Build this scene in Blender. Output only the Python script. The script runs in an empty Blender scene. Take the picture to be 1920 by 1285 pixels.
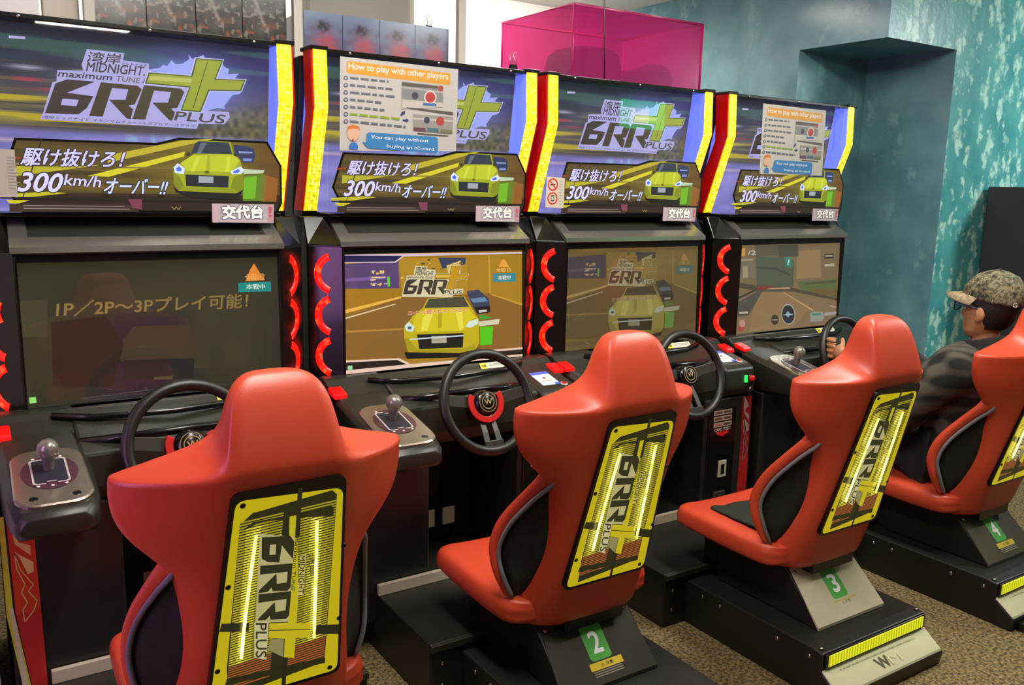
import bpy, bmesh, math, random
import numpy as np
from mathutils import Vector, Matrix
from mathutils.geometry import tessellate_polygon

# ---------------------------------------------------------------- camera, world, lights
SC = bpy.context.scene
COL = SC.collection
SC.view_settings.view_transform = 'Standard'
SC.view_settings.look = 'None'
SC.view_settings.gamma = 1.0
SC.view_settings.exposure = 0.0
SC.view_settings.use_curve_mapping = False

def make_camera():
    yaw, pitch, roll = math.radians(33.23792), math.radians(10.09648), math.radians(1.26157)
    f = Vector((math.sin(yaw)*math.cos(pitch), math.cos(yaw)*math.cos(pitch), -math.sin(pitch)))
    r = Vector((math.cos(yaw), -math.sin(yaw), 0)); u = r.cross(f)
    c, s = math.cos(roll), math.sin(roll)
    R, U = c*r + s*u, -s*r + c*u
    cd = bpy.data.cameras.new('camera'); cam = bpy.data.objects.new('camera', cd); COL.objects.link(cam)
    m = Matrix((R, U, -f)).transposed().to_4x4(); m.translation = Vector((-1.42735, -2.6368, 1.48043))
    cam.matrix_world = m
    cd.sensor_width = 36.0; cd.lens = 36.0*1625.49/1920.0; cd.clip_start = 0.05
    SC.camera = cam
make_camera()

W = bpy.data.worlds.new('world'); SC.world = W; W.use_nodes = True
W.node_tree.nodes['Background'].inputs[0].default_value = (0.55, 0.53, 0.50, 1)
W.node_tree.nodes['Background'].inputs[1].default_value = 0.2

def area(name, loc, size, power, color=(1, 1, 1), target=None):
    d = bpy.data.lights.new(name, 'AREA'); d.shape = 'RECTANGLE'; d.size, d.size_y = size
    d.energy = power; d.color = color
    o = bpy.data.objects.new(name, d); COL.objects.link(o); o.location = loc
    t = Vector(target) if target else Vector((loc[0], loc[1], 0))
    o.rotation_euler = (t - Vector(loc)).to_track_quat('-Z', 'Y').to_euler()
    return o
# fluorescent ceiling fittings above the aisle and the seats, aimed fills, unseen magenta light at left
area('ceiling_and_fill_light', (-0.6, -1.2, 2.58), (0.3, 1.3), 42, (1, .95, .86))
area('ceiling_and_fill_light', (1.3, -1.15, 2.58), (0.3, 1.3), 50, (1, .95, .86))
area('ceiling_and_fill_light', (-0.45, -4.58, 2.58), (.62, 0.14), 9, (1, .95, .86))
area('ceiling_and_fill_light', (4.1, -1.3, 2.58), (0.3, 1.1), 80, (.9, 1, .98), target=(3.9, -.4, .6))
area('ceiling_and_fill_light', (0.4, 1.5, 2.58), (3.0, 0.3), 60, (1, .97, .92), target=(.4, 2.1, 1.2))  # added fill aimed at the back wall to brighten it
area('ceiling_and_fill_light', (1.2, 1.0, 2.58), (0.9, 0.3), 12, (1, .97, .92))
area('ceiling_and_fill_light', (-0.2, -.75, 2.58), (1.3, 0.25), 16, (1, .97, .92), target=(-.1, .65, 1.9))  # added fill tilted at the rack to lift the box fronts
area('magenta_lamp', (-2.6, -1.2, 1.3), (0.5, 1.4), 14, (.85, .35, 1), target=(-0.6, -.9, .8))

# ---------------------------------------------------------------- helpers
def lin(h):
    if not isinstance(h, str): return h
    h = h.lstrip('#'); o = []
    for i in (0, 2, 4):
        c = int(h[i:i+2], 16)/255.0
        o.append(c/12.92 if c <= .04045 else ((c+.055)/1.055)**2.4)
    return tuple(o)

def mat(name, color='#808080', rough=.5, metal=0.0, emit=None, estr=0.0, coat=0.0, spec=None, bump=None, noise=None):
    m = bpy.data.materials.new(name); m.use_nodes = True
    nt = m.node_tree; b = nt.nodes['Principled BSDF']
    c = lin(color)
    b.inputs['Base Color'].default_value = (*c, 1); b.inputs['Roughness'].default_value = rough; b.inputs['Metallic'].default_value = metal
    if spec is not None: b.inputs['Specular IOR Level'].default_value = spec
    if coat: b.inputs['Coat Weight'].default_value = coat; b.inputs['Coat Roughness'].default_value = .06
    if emit: b.inputs['Emission Color'].default_value = (*lin(emit), 1); b.inputs['Emission Strength'].default_value = estr
    tc = nt.nodes.new('ShaderNodeTexCoord')
    if noise:   # (scale, colour2): wear / weave variation of the colour
        n = nt.nodes.new('ShaderNodeTexNoise'); n.inputs['Scale'].default_value = noise[0]; n.inputs['Detail'].default_value = 6
        r = nt.nodes.new('ShaderNodeValToRGB'); r.color_ramp.elements[0].position = .35; r.color_ramp.elements[1].position = .65
        r.color_ramp.elements[0].color = (*c, 1); r.color_ramp.elements[1].color = (*lin(noise[1]), 1)
        nt.links.new(tc.outputs['Object'], n.inputs['Vector']); nt.links.new(n.outputs['Fac'], r.inputs['Fac']); nt.links.new(r.outputs['Color'], b.inputs['Base Color'])
    if bump:    # (scale, strength)
        n = nt.nodes.new('ShaderNodeTexNoise'); n.inputs['Scale'].default_value = bump[0]
        bp = nt.nodes.new('ShaderNodeBump'); bp.inputs['Strength'].default_value = bump[1]; bp.inputs['Distance'].default_value = .002
        nt.links.new(tc.outputs['Object'], n.inputs['Vector']); nt.links.new(n.outputs['Fac'], bp.inputs['Height']); nt.links.new(bp.outputs['Normal'], b.inputs['Normal'])
    return m

def attr_mat(name, estr=None, rough=.3, coat=0.0):
    """colour from the mesh's own colour attribute: printed (estr None) or backlit"""
    m = bpy.data.materials.new(name); m.use_nodes = True; nt = m.node_tree; b = nt.nodes['Principled BSDF']
    a = nt.nodes.new('ShaderNodeVertexColor'); a.layer_name = 'Col'
    b.inputs['Roughness'].default_value = rough
    if coat: b.inputs['Coat Weight'].default_value = coat; b.inputs['Coat Roughness'].default_value = .04
    if estr is None: nt.links.new(a.outputs['Color'], b.inputs['Base Color'])
    else:
        b.inputs['Base Color'].default_value = (.012, .012, .012, 1)
        nt.links.new(a.outputs['Color'], b.inputs['Emission Color']); b.inputs['Emission Strength'].default_value = estr
    return m

class MB:
    """collects shapes into one mesh"""
    def __init__(s): s.v, s.f, s.m = [], [], []
    def add(s, vs, fs, m=0):
        o = len(s.v); s.v += [tuple(v) for v in vs]; s.f += [tuple(i+o for i in f) for f in fs]; s.m += [m]*len(fs); return s
    def box(s, x0, x1, y0, y1, z0, z1, m=0):
        v = [(x, y, z) for z in (z0, z1) for y in (y0, y1) for x in (x0, x1)]
        return s.add(v, [(0, 2, 3, 1), (4, 5, 7, 6), (0, 1, 5, 4), (2, 6, 7, 3), (0, 4, 6, 2), (1, 3, 7, 5)], m)
    def px(s, prof, x0, x1, m=0, x0b=None):
        n = len(prof)
        v = [(x0, y, z) for y, z in prof] + [(x1, y, z) for y, z in prof]
        fs = [tuple(range(n-1, -1, -1)), tuple(range(n, 2*n))] + [(i, (i+1) % n, n+(i+1) % n, n+i) for i in range(n)]
        return s.add(v, fs, m)
    def pz(s, poly, z0, z1, m=0):
        n = len(poly)
        v = [(x, y, z0) for x, y in poly] + [(x, y, z1) for x, y in poly]
        fs = [tuple(range(n-1, -1, -1)), tuple(range(n, 2*n))] + [(i, (i+1) % n, n+(i+1) % n, n+i) for i in range(n)]
        return s.add(v, fs, m)
    def loft(s, rings, caps=True, closed=True, m=0, loop=False):
        n = len(rings[0]); v = [p for r in rings for p in r]; fs = []
        R = len(rings)
        for i in range(R if loop else R-1):
            j = (i+1) % R
            for k in range(n if closed else n-1):
                k2 = (k+1) % n; fs.append((i*n+k, i*n+k2, j*n+k2, j*n+k))
        if caps and closed and not loop: fs += [tuple(range(n-1, -1, -1)), tuple(range((R-1)*n, R*n))]
        return s.add(v, fs, m)
    def tube(s, path, r, n=10, m=0, loop=False):
        P = [Vector(p) for p in path]; rings = []; R = len(P)
        prev = None
        for i, p in enumerate(P):
            a = P[(i-1) % R] if (loop or i > 0) else p; b = P[(i+1) % R] if (loop or i < R-1) else p
            t = (b-a).normalized()
            if prev is None:
                q = Vector((0, 0, 1)) if abs(t.z) < .9 else Vector((1, 0, 0)); u = t.cross(q).normalized()
            else: u = (prev - t*prev.dot(t)).normalized()
            prev = u; w = t.cross(u); rr = r[i] if isinstance(r, (list, tuple)) else r
            rings.append([p + rr*(math.cos(2*math.pi*k/n)*u + math.sin(2*math.pi*k/n)*w) for k in range(n)])
        return s.loft(rings, m=m, loop=loop)
    def lathe(s, prof, o, ax, n=24, m=0, up=None):
        """prof: (radius, height along ax)"""
        ax = Vector(ax).normalized(); q = Vector((0, 0, 1)) if abs(ax.z) < .9 else Vector((1, 0, 0))
        u = ax.cross(q).normalized(); w = ax.cross(u); o = Vector(o)
        rings = [[o + h*ax + max(r, 1e-5)*(math.cos(2*math.pi*k/n)*u + math.sin(2*math.pi*k/n)*w) for k in range(n)] for r, h in prof]
        return s.loft(rings, m=m)
    def sphere(s, c, r, n=16, m=0, sc=(1, 1, 1)):
        rings = []
        for i in range(n//2+1):
            a = -math.pi/2 + math.pi*i/(n//2); cr = max(math.cos(a), .001)
            rings.append([(c[0]+r*sc[0]*cr*math.cos(2*math.pi*k/n), c[1]+r*sc[1]*cr*math.sin(2*math.pi*k/n), c[2]+r*sc[2]*math.sin(a)) for k in range(n)])
        return s.loft(rings, m=m)
    def quad(s, a, b, c, d, m=0): return s.add([a, b, c, d], [(0, 1, 2, 3)], m)
    def mirror_x(s):
        o = len(s.v); nf = len(s.f)
        s.v += [(-x, y, z) for x, y, z in s.v]; s.f += [tuple(i+o for i in reversed(f)) for f in s.f[:nf]]; s.m += s.m[:nf]; return s
    def build(s, name, mats, parent=None, smooth=False, bevel=0, sub=0, label=None, segs=2, angle=30, weighted=False, loc=None):
        me = bpy.data.meshes.new(name); me.from_pydata(s.v, [], s.f)
        mats = mats if isinstance(mats, (list, tuple)) else [mats]
        for q in mats: me.materials.append(q)
        if len(mats) > 1: me.polygons.foreach_set('material_index', s.m)
        bm = bmesh.new(); bm.from_mesh(me); bmesh.ops.recalc_face_normals(bm, faces=bm.faces); bm.to_mesh(me); bm.free()
        if smooth: me.polygons.foreach_set('use_smooth', [True]*len(me.polygons))
        o = bpy.data.objects.new(name, me); COL.objects.link(o)
        if loc: o.location = loc
        if parent: o.parent = parent
        if label: o['label'] = label
        if bevel:
            b = o.modifiers.new('bevel', 'BEVEL'); b.width = bevel; b.segments = segs; b.limit_method = 'ANGLE'; b.angle_limit = math.radians(angle); b.harden_normals = False
        if sub:
            q = o.modifiers.new('sub', 'SUBSURF'); q.levels = sub; q.render_levels = sub
        return o

def thing(name, label, cat, loc=(0, 0, 0), group=None, rotz=0):
    o = bpy.data.objects.new(name, None); COL.objects.link(o); o.location = loc; o.rotation_euler = (0, 0, rotz); o.empty_display_size = .1
    return tag(o, label, cat, group)
def tag(o, label, cat, group=None):
    o['label'] = label; o['category'] = cat
    if group: o['group'] = group
    return o
def struct(o): o['kind'] = 'structure'; return o
def copy_tree(o, parent=None):
    c = o.copy(); COL.objects.link(c)
    if parent: c.parent = parent
    for ch in list(o.children): copy_tree(ch, c)
    return c
def kids(o, name): return [c for c in o.children if c.name.split('.')[0] == name]

_tt = {}
def text_tris(s, bold):
    k = (s, bold)
    if k not in _tt:
        c = bpy.data.curves.new('lettering', 'FONT'); c.body = s; c.resolution_u = 3; c.offset = bold; c.size = 1
        o = bpy.data.objects.new('lettering', c); me = bpy.data.meshes.new_from_object(o)
        me.calc_loop_triangles()
        vs = np.array([v.co[:2] for v in me.vertices]).reshape(-1, 2); ts = [tuple(t.vertices) for t in me.loop_triangles]
        bpy.data.objects.remove(o); bpy.data.curves.remove(c); bpy.data.meshes.remove(me)
        _tt[k] = (vs, ts)
    return _tt[k]

class Art:
    """flat coloured print: polygons and lettering, each a hair above the last"""
    def __init__(s, step=.00012): s.v, s.f, s.c, s.d, s.step = [], [], [], 0.0, step
    def tris(s, pts, tris, col):
        o = len(s.v); s.v += [(p[0], p[1], s.d) for p in pts]; s.f += [tuple(i+o for i in t) for t in tris]
        s.c += [lin(col)]*len(tris)
    def poly(s, col, pts, holes=(), bump=True):
        loops = [[Vector((a, b, 0)) for a, b in pts]] + [[Vector((a, b, 0)) for a, b in h] for h in holes]
        flat = [(q.x, q.y) for l in loops for q in l]
        s.tris(flat, tessellate_polygon(loops), col)
        if bump: s.d += s.step
    def rect(s, col, x0, y0, x1, y1): s.poly(col, [(x0, y0), (x1, y0), (x1, y1), (x0, y1)])
    def text(s, col, t, box, bold=.02, out=None):
        ll, lr, ul = [np.array(q, float) for q in box]
        vs, ts = text_tris(t, 0.0); mn, mx = vs.min(0), vs.max(0); q = (vs-mn)/(mx-mn); hgt = np.linalg.norm(ul-ll)
        P = ll + q[:, :1]*(lr-ll) + q[:, 1:]*(ul-ll)
        for r, c, n in (((bold*.55+.05)*hgt, out, 10),) * bool(out) + ((bold*.55*hgt, col, 6 if bold else 0),):
            for k in range(n+1):
                a = 2*math.pi*k/max(n, 1); d = np.array((math.cos(a), math.sin(a)))*r*(k > 0)
                s.tris([tuple(x) for x in P+d], ts, c); s.d += min(s.step, 3e-5)
            s.d += s.step
    def items(s, items, k=1e-4, tf=None, recol=None, only=None):
        f = tf or (lambda p: p)
        for i, it in enumerate(items):
            if only and i not in only: continue
            g = lambda q: f((q[0]*k, q[1]*k))
            col = (recol or {}).get(i, it[1]) if it[0] != 'logo' else None
            if it[0] == 'p': s.poly(col, [g(q) for q in it[2]], [[g(q) for q in h] for h in it[3]])
            elif it[0] == 't': s.text(col, it[2], [g(q) for q in it[3]], it[4], it[5])
            else: s.logo([g(q) for q in it[1:4]], s.logo_only, s.logo_col)
    logo_only = None; logo_col = None
    def logo(s, tgt, only=None, recol=None):
        src = np.array([(-.2523, 1.6511, 1), (-.2136, 1.7357, 1), (.0722, 1.6505, 1)]); A = np.linalg.solve(src, np.array(tgt))
        s.items(ART_LOGO, tf=lambda p: tuple(np.array((p[0], p[1], 1.0)) @ A), only=only, recol=recol)
    def grid(s, fn, x0, y0, x1, y1, nx, ny):
        xs, ys = np.linspace(x0, x1, nx+1), np.linspace(y0, y1, ny+1)
        o = len(s.v); s.v += [(x, y, s.d) for y in ys for x in xs]
        U, V = np.meshgrid((np.arange(nx)+.5)/nx, (np.arange(ny)+.5)/ny); C = fn(U, V).reshape(-1, 3)
        C = np.clip(C, 0, 1); C = np.where(C <= .04045, C/12.92, ((C+.055)/1.055)**2.4)
        n = nx+1
        s.f += [(o+j*n+i, o+j*n+i+1, o+(j+1)*n+i+1, o+(j+1)*n+i) for j in range(ny) for i in range(nx)]
        s.c += [tuple(c) for c in C]; s.d += s.step
    def mesh(s, name, frame, m, dim=None):
        O, U, V, N = [Vector(q) for q in frame]
        me = bpy.data.meshes.new(name); me.from_pydata([O+U*float(a)+V*float(b)+N*float(d) for a, b, d in s.v], [], s.f)
        ca = me.color_attributes.new('Col', 'FLOAT_COLOR', 'CORNER')
        cols = np.ones((len(me.loops), 4)); tot = np.array([len(f) for f in s.f]); cc = np.array(s.c)
        if dim: cc = dim(cc)
        cols[:, :3] = np.repeat(cc, tot, axis=0)
        ca.data.foreach_set('color', cols.astype(np.float32).ravel())
        me.materials.append(m); return me
    def build(s, name, frame, m, parent=None, label=None):
        o = bpy.data.objects.new(name, s.mesh(name, frame, m)); COL.objects.link(o)
        if parent: o.parent = parent
        if label: o['label'] = label
        return o
XZ = lambda y: ((0, y, 0), (1, 0, 0), (0, 0, 1), (0, -1, 0))

def vnoise(u, v, su, sv, seed):
    r = np.random.RandomState(seed); g = r.rand(int(sv)+2, int(su)+2)
    x, y = u*su, v*sv; i, j = np.floor(x).astype(int), np.floor(y).astype(int); a, b = x-i, y-j
    a, b = a*a*(3-2*a), b*b*(3-2*b)
    return (g[j, i]*(1-a)+g[j, i+1]*a)*(1-b) + (g[j+1, i]*(1-a)+g[j+1, i+1]*a)*b
def H(h): return np.array([int(h[i:i+2], 16)/255. for i in (1, 3, 5)])
def mixc(a, b, t): return a*(1-t[..., None]) + b*t[..., None]
def sstep(x, a, b):
    t = np.clip((x-a)/(b-a), 0, 1); return t*t*(3-2*t)
# flat printed artwork: outlines in tenths of a millimetre on each panel (u across, v up)
ART_LOGO=[('p','#9aa4f0',[(157,17878),(472,17953),(538,18039),(663,18018),(782,18189),(888,18087),(1082,18121),(1281,18268),(1255,18411),(1346,18275),(1478,18320),(1679,18420),(1740,18312),(2207,18324),(2235,18161),(2401,18077),(2363,17941),(2689,17986),(2564,17841),(2856,17816),(2704,17400),(2478,17349),(2228,17030),(2242,16930),(2022,16949),(1649,16825),(896,16809),(919,17332),(138,17495)],[]),('p','#aaa6dc',[(-1400,18272),(-463,18258),(-503,18068),(165,18036),(168,17784),(-47,17496),(1215,17452),(897,16842),(2358,16854),(2370,16703),(2209,16491),(1469,16465),(1397,16312),(-2644,16352),(-2564,16524),(-2291,17329),(-2191,17368),(-2159,17657),(-1520,17698),(-1554,17847)],[]),('t','#3c3634','湾岸',((-1435,17925),(-599,17935),(-1346,18217)),0.03,None),('t','#3c3634','ミッドナイト',((-555,17923),(113,17931),(-535,18018)),0.02,None),('t','#3c3634','MIDNIGHT.',((-1457,17688),(40,17693),(-1397,17938)),0.03,None),('t','#3c3634','maximum',((-2150,17492),(-831,17495),(-2104,17647)),0.04,None),('t','#6b6358','TUNE',((-728,17488),(-109,17482),(-690,17631)),0.04,None),('p','#3e3430',[(-2223,17305),(-1934,17434),(-1246,17430),(-1956,17083),(-1313,17038),(-1491,16716),(-1704,16532),(-2523,16511)],[[(-2073,16922),(-1681,16919),(-1749,16745),(-2131,16750)]]),('p','#463a2a',[(-1101,17426),(-158,17408),(-55,17321),(-261,16893),(-431,16850),(-313,16763),(-388,16487),(-495,16497),(-919,16974),(-498,17003),(-408,17294),(-828,17293),(-1108,16507),(-1451,16502)],[]),('p','#46402c',[(12,17438),(1003,17419),(1096,17329),(883,16874),(705,16846),(813,16739),(722,16505),(643,16516),(206,16973),(633,17003),(726,17301),(270,17314),(-4,16494),(-349,16490)],[]),('p','#c8c4e8',[(1430,18331),(2259,18351),(2037,17797),(2909,17837),(2740,17453),(1821,17400),(1547,16769),(933,16779),(1198,17444),(-2,17459),(129,17818),(1279,17825)],[]),('p','#4d5a34',[(1455,18308),(2234,18329),(2002,17778),(2873,17817),(2724,17475),(1805,17425),(1532,16791),(960,16804),(1231,17466),(30,17480),(147,17798),(1301,17804)],[]),('p','#98a232',[(1483,18275),(2179,18291),(1951,17747),(2820,17782),(2690,17507),(1773,17456),(1500,16829),(1014,16843),(1281,17496),(84,17516),(183,17766),(1342,17775)],[]),('p','#b8bc60',[(180,17705),(1323,17721),(1286,17604),(143,17591)],[]),('p','#3f4a2c',[(1770,18233),(1790,18235),(1335,16904),(1309,16902)],[]),('t','#4a443c','PLUS',((771,16524),(2175,16506),(862,16774)),0.04,None),('t','#4c4660','湾岸ミッドナイト マキシマムチューン6 ダブルアールプラス',((-2593,16371),(1332,16348),(-2577,16450)),0.02,None),('p','#b8aadc',[(-3232,18422),(-2860,18433),(-2864,18368),(-3237,18357)],[])]
ART_CAR=[('p','#b8a828',[(-1042,15466),(962,15960),(1842,16046),(956,15806),(-1093,15253)],[]),('p','#cfc624',[(-1623,14880),(992,15641),(942,15498),(-1075,14873)],[]),('p','#b0a828',[(-3338,15098),(-2144,15115),(-1294,15183),(-2602,14957),(-3356,14835)],[]),('p','#b9b420',[(-3726,14365),(-2524,14444),(-2150,14409),(-3013,14293),(-3732,14284)],[]),('p','#c4b81c',[(-3595,14213),(-3055,14211),(-3315,14118),(-3530,14125)],[]),('p','#7a6a34',[(-820,15156),(628,15179),(626,15144),(-822,15113)],[]),('p','#8a3a14',[(-3517,15331),(-3196,15343),(-3200,15283),(-3522,15259)],[]),('p','#5c7a1c',[(2625,14988),(3287,15066),(3216,14251),(2601,14245)],[]),('p','#6fae1e',[(2670,14944),(3048,14999),(2980,14323),(2603,14296)],[]),('p','#7c6a1c',[(3239,15051),(3430,15009),(3336,14233),(3168,14232)],[]),('p','#8f561c',[(3358,15021),(3694,14945),(3626,14236),(3264,14233)],[]),('p','#2a3558',[(2379,15891),(2747,15884),(2978,15803),(3018,15575),(2942,15389),(2638,15378),(2550,15512),(2395,15688)],[]),('p','#8a93c8',[(2510,15715),(2928,15709),(2927,15664),(2532,15657)],[]),('p','#7a86c0',[(2642,15516),(2922,15512),(2896,15433),(2649,15424)],[]),('p','#b9c8a8',[(2632,15195),(3291,15178),(3240,15083),(2627,15048)],[]),('p','#15130f',[(625,14628),(770,14511),(2376,14464),(2636,14597),(2513,14387),(2231,14268),(1110,14324),(682,14474)],[]),('p','#9ca41c',[(848,15318),(1004,15412),(1205,15552),(1307,15910),(1441,15982),(2291,15977),(2370,15642),(2548,15467),(2631,15149),(2636,14597),(2423,14478),(771,14520),(649,14695),(645,15092)],[]),('p','#b9c224',[(1205,15552),(2369,15596),(2547,15421),(2260,15093),(1012,15102),(848,15318)],[]),('p','#2c3440',[(1271,15886),(1374,15957),(2244,15952),(2333,15618),(1154,15594)],[]),('p','#7d8616',[(632,14695),(635,15048),(789,14941),(927,14634),(771,14529)],[]),('p','#7d8616',[(2652,15104),(2641,14606),(2447,14501),(2244,14636),(2346,14936)],[]),('p','#8b941a',[(819,14632),(2404,14602),(2354,14491),(836,14539)],[]),('p','#c8cf3c',[(1299,15511),(1423,15525),(1229,15086),(1120,15092)],[]),('p','#c8cf3c',[(2162,15543),(2275,15538),(2214,15092),(2123,15089)],[]),('p','#a2aa1c',[(1601,15558),(1690,15561),(1664,15121),(1548,15118)],[]),('p','#5a6470',[(1439,15916),(1615,15915),(1426,15605),(1303,15600)],[]),('p','#2c3020',[(1011,15589),(1100,15636),(1139,15549),(1029,15501)],[]),('p','#2c3020',[(2371,15664),(2471,15646),(2459,15554),(2368,15574)],[]),('p','#5c5c20',[(1645,15076),(1634,15055),(1608,15040),(1572,15033),(1536,15038),(1511,15052),(1502,15072),(1512,15092),(1539,15108),(1575,15114),(1610,15110),(1636,15096)],[]),('p','#20242a',[(964,14990),(2210,14978),(2175,14635),(971,14657)],[]),('p','#9aa0a8',[(1334,14955),(1756,14944),(1749,14763),(1326,14763)],[]),('p','#d5defF',[(641,15180),(762,15302),(958,15167),(921,15002),(677,15027)],[]),('p','#d5deff',[(2251,15115),(2565,15271),(2664,15173),(2581,15047),(2294,15030)],[]),('p','#4a68e0',[(713,15160),(801,15220),(875,15143),(838,15071),(730,15077)],[]),('p','#4a68e0',[(2329,15109),(2493,15191),(2538,15147),(2489,15076),(2350,15064)],[]),('p','#1a150c',[(-3733,14276),(3700,14237),(3699,14208),(-3735,14244)],[]),('p','#241c10',[(-2687,15808),(-2650,15810),(-3195,14291),(-3221,14291)],[]),('p','#3a2a20',[(-3532,14104),(-305,14101),(-356,13913),(-3546,13901)],[]),('p','#8f8078',[(-3210,14078),(-716,14072),(-717,14055),(-3211,14054)],[]),('p','#8f8078',[(-3215,14005),(-598,13995),(-599,13977),(-3216,13980)],[]),('p','#7a3a4c',[(-625,14259),(-256,14263),(-270,13979),(-515,14021)],[]),('t','#8f7a4c','W',((531,13974),(811,13966),(527,14063)),0.05,None),('t','#cfc8f0','駆け抜けろ！',((-3211,15122),(-761,15128),(-3054,15582)),0.035,'#2a1c3c'),('t','#d6d0f4','300',((-3322,14444),(-2345,14435),(-3145,14934)),0.05,'#2a1c3c'),('t','#d0caf0','km/h',((-2219,14628),(-1328,14578),(-2141,14920)),0.03,'#2a1c3c'),('t','#d0d6f0','オーバー!!',((-1258,14422),(359,14407),(-1116,14850)),0.03,'#1c2440')]
ART_SEAT=[('p','#26280f',[(-846,-751),(-681,-621),(149,-605),(800,-564),(898,-624),(898,-831),(189,-713),(-555,-649),(-814,-758)],[]),('p','#26280f',[(-1035,-4259),(1023,-4421),(1036,-4587),(-1063,-4423)],[]),('p','#c3b61c',[(14,-644),(158,-645),(314,-2595),(105,-2533)],[]),('p','#262714',[(137,-32),(229,-42),(242,-1159),(152,-1158)],[]),('p','#c9b81a',[(137,-2501),(314,-2595),(326,-3299),(632,-3374),(643,-3773),(333,-3670),(332,-4201),(113,-4102),(101,-3615),(-233,-3483),(-235,-3121),(147,-3220)],[]),('p','#5c4a10',[(-240,-3280),(634,-3541),(636,-3567),(-239,-3306)],[]),('p','#8f8858',[(-197,-3516),(84,-3609),(95,-4096),(-234,-3784)],[]),('p','#1f2112',[(-1178,-2821),(-641,-2971),(-648,-3198),(-1219,-3012)],[]),('p','#1f2112',[(674,-3453),(1273,-3622),(1278,-3883),(673,-3685)],[]),('p','#1f2112',[(96,-4119),(186,-4150),(195,-4877),(105,-4866)],[]),('p','#b9b078',[(-542,-904),(134,-1134),(146,-3198),(-524,-3008)],[]),('t','#2c2c1c','maximum TUNE',((158,-1147),(149,-2422),(230,-1172)),0.03,None),('p','#c9bc60',[(281,-1584),(402,-1615),(419,-2604),(295,-2568)],[]),('t','#2c2c1c','MIDNIGHT',((272,-1602),(303,-2529),(386,-1639)),0.03,None),('t','#4a4420','湾岸',((428,-1601),(489,-2126),(611,-1656)),0.02,None),('p','#c9c090',[(-549,-2971),(-265,-3060),(-256,-4030),(-507,-3885)],[]),('t','#3a3418','PLUS',((-518,-3010),(-477,-3896),(-298,-3080)),0.03,None),('t','#5c5418','湾岸ミッドナイト マキシマムチューン6 ダブルアールプラス',((-586,-981),(-601,-3361),(-538,-1000)),0.,None),('t','#2c2a10','W',((-648,-520),(-404,-522),(-685,-394)),0.06,None),('logo',(-501,-983),(84,-1122),(-484,-2958))]
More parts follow.
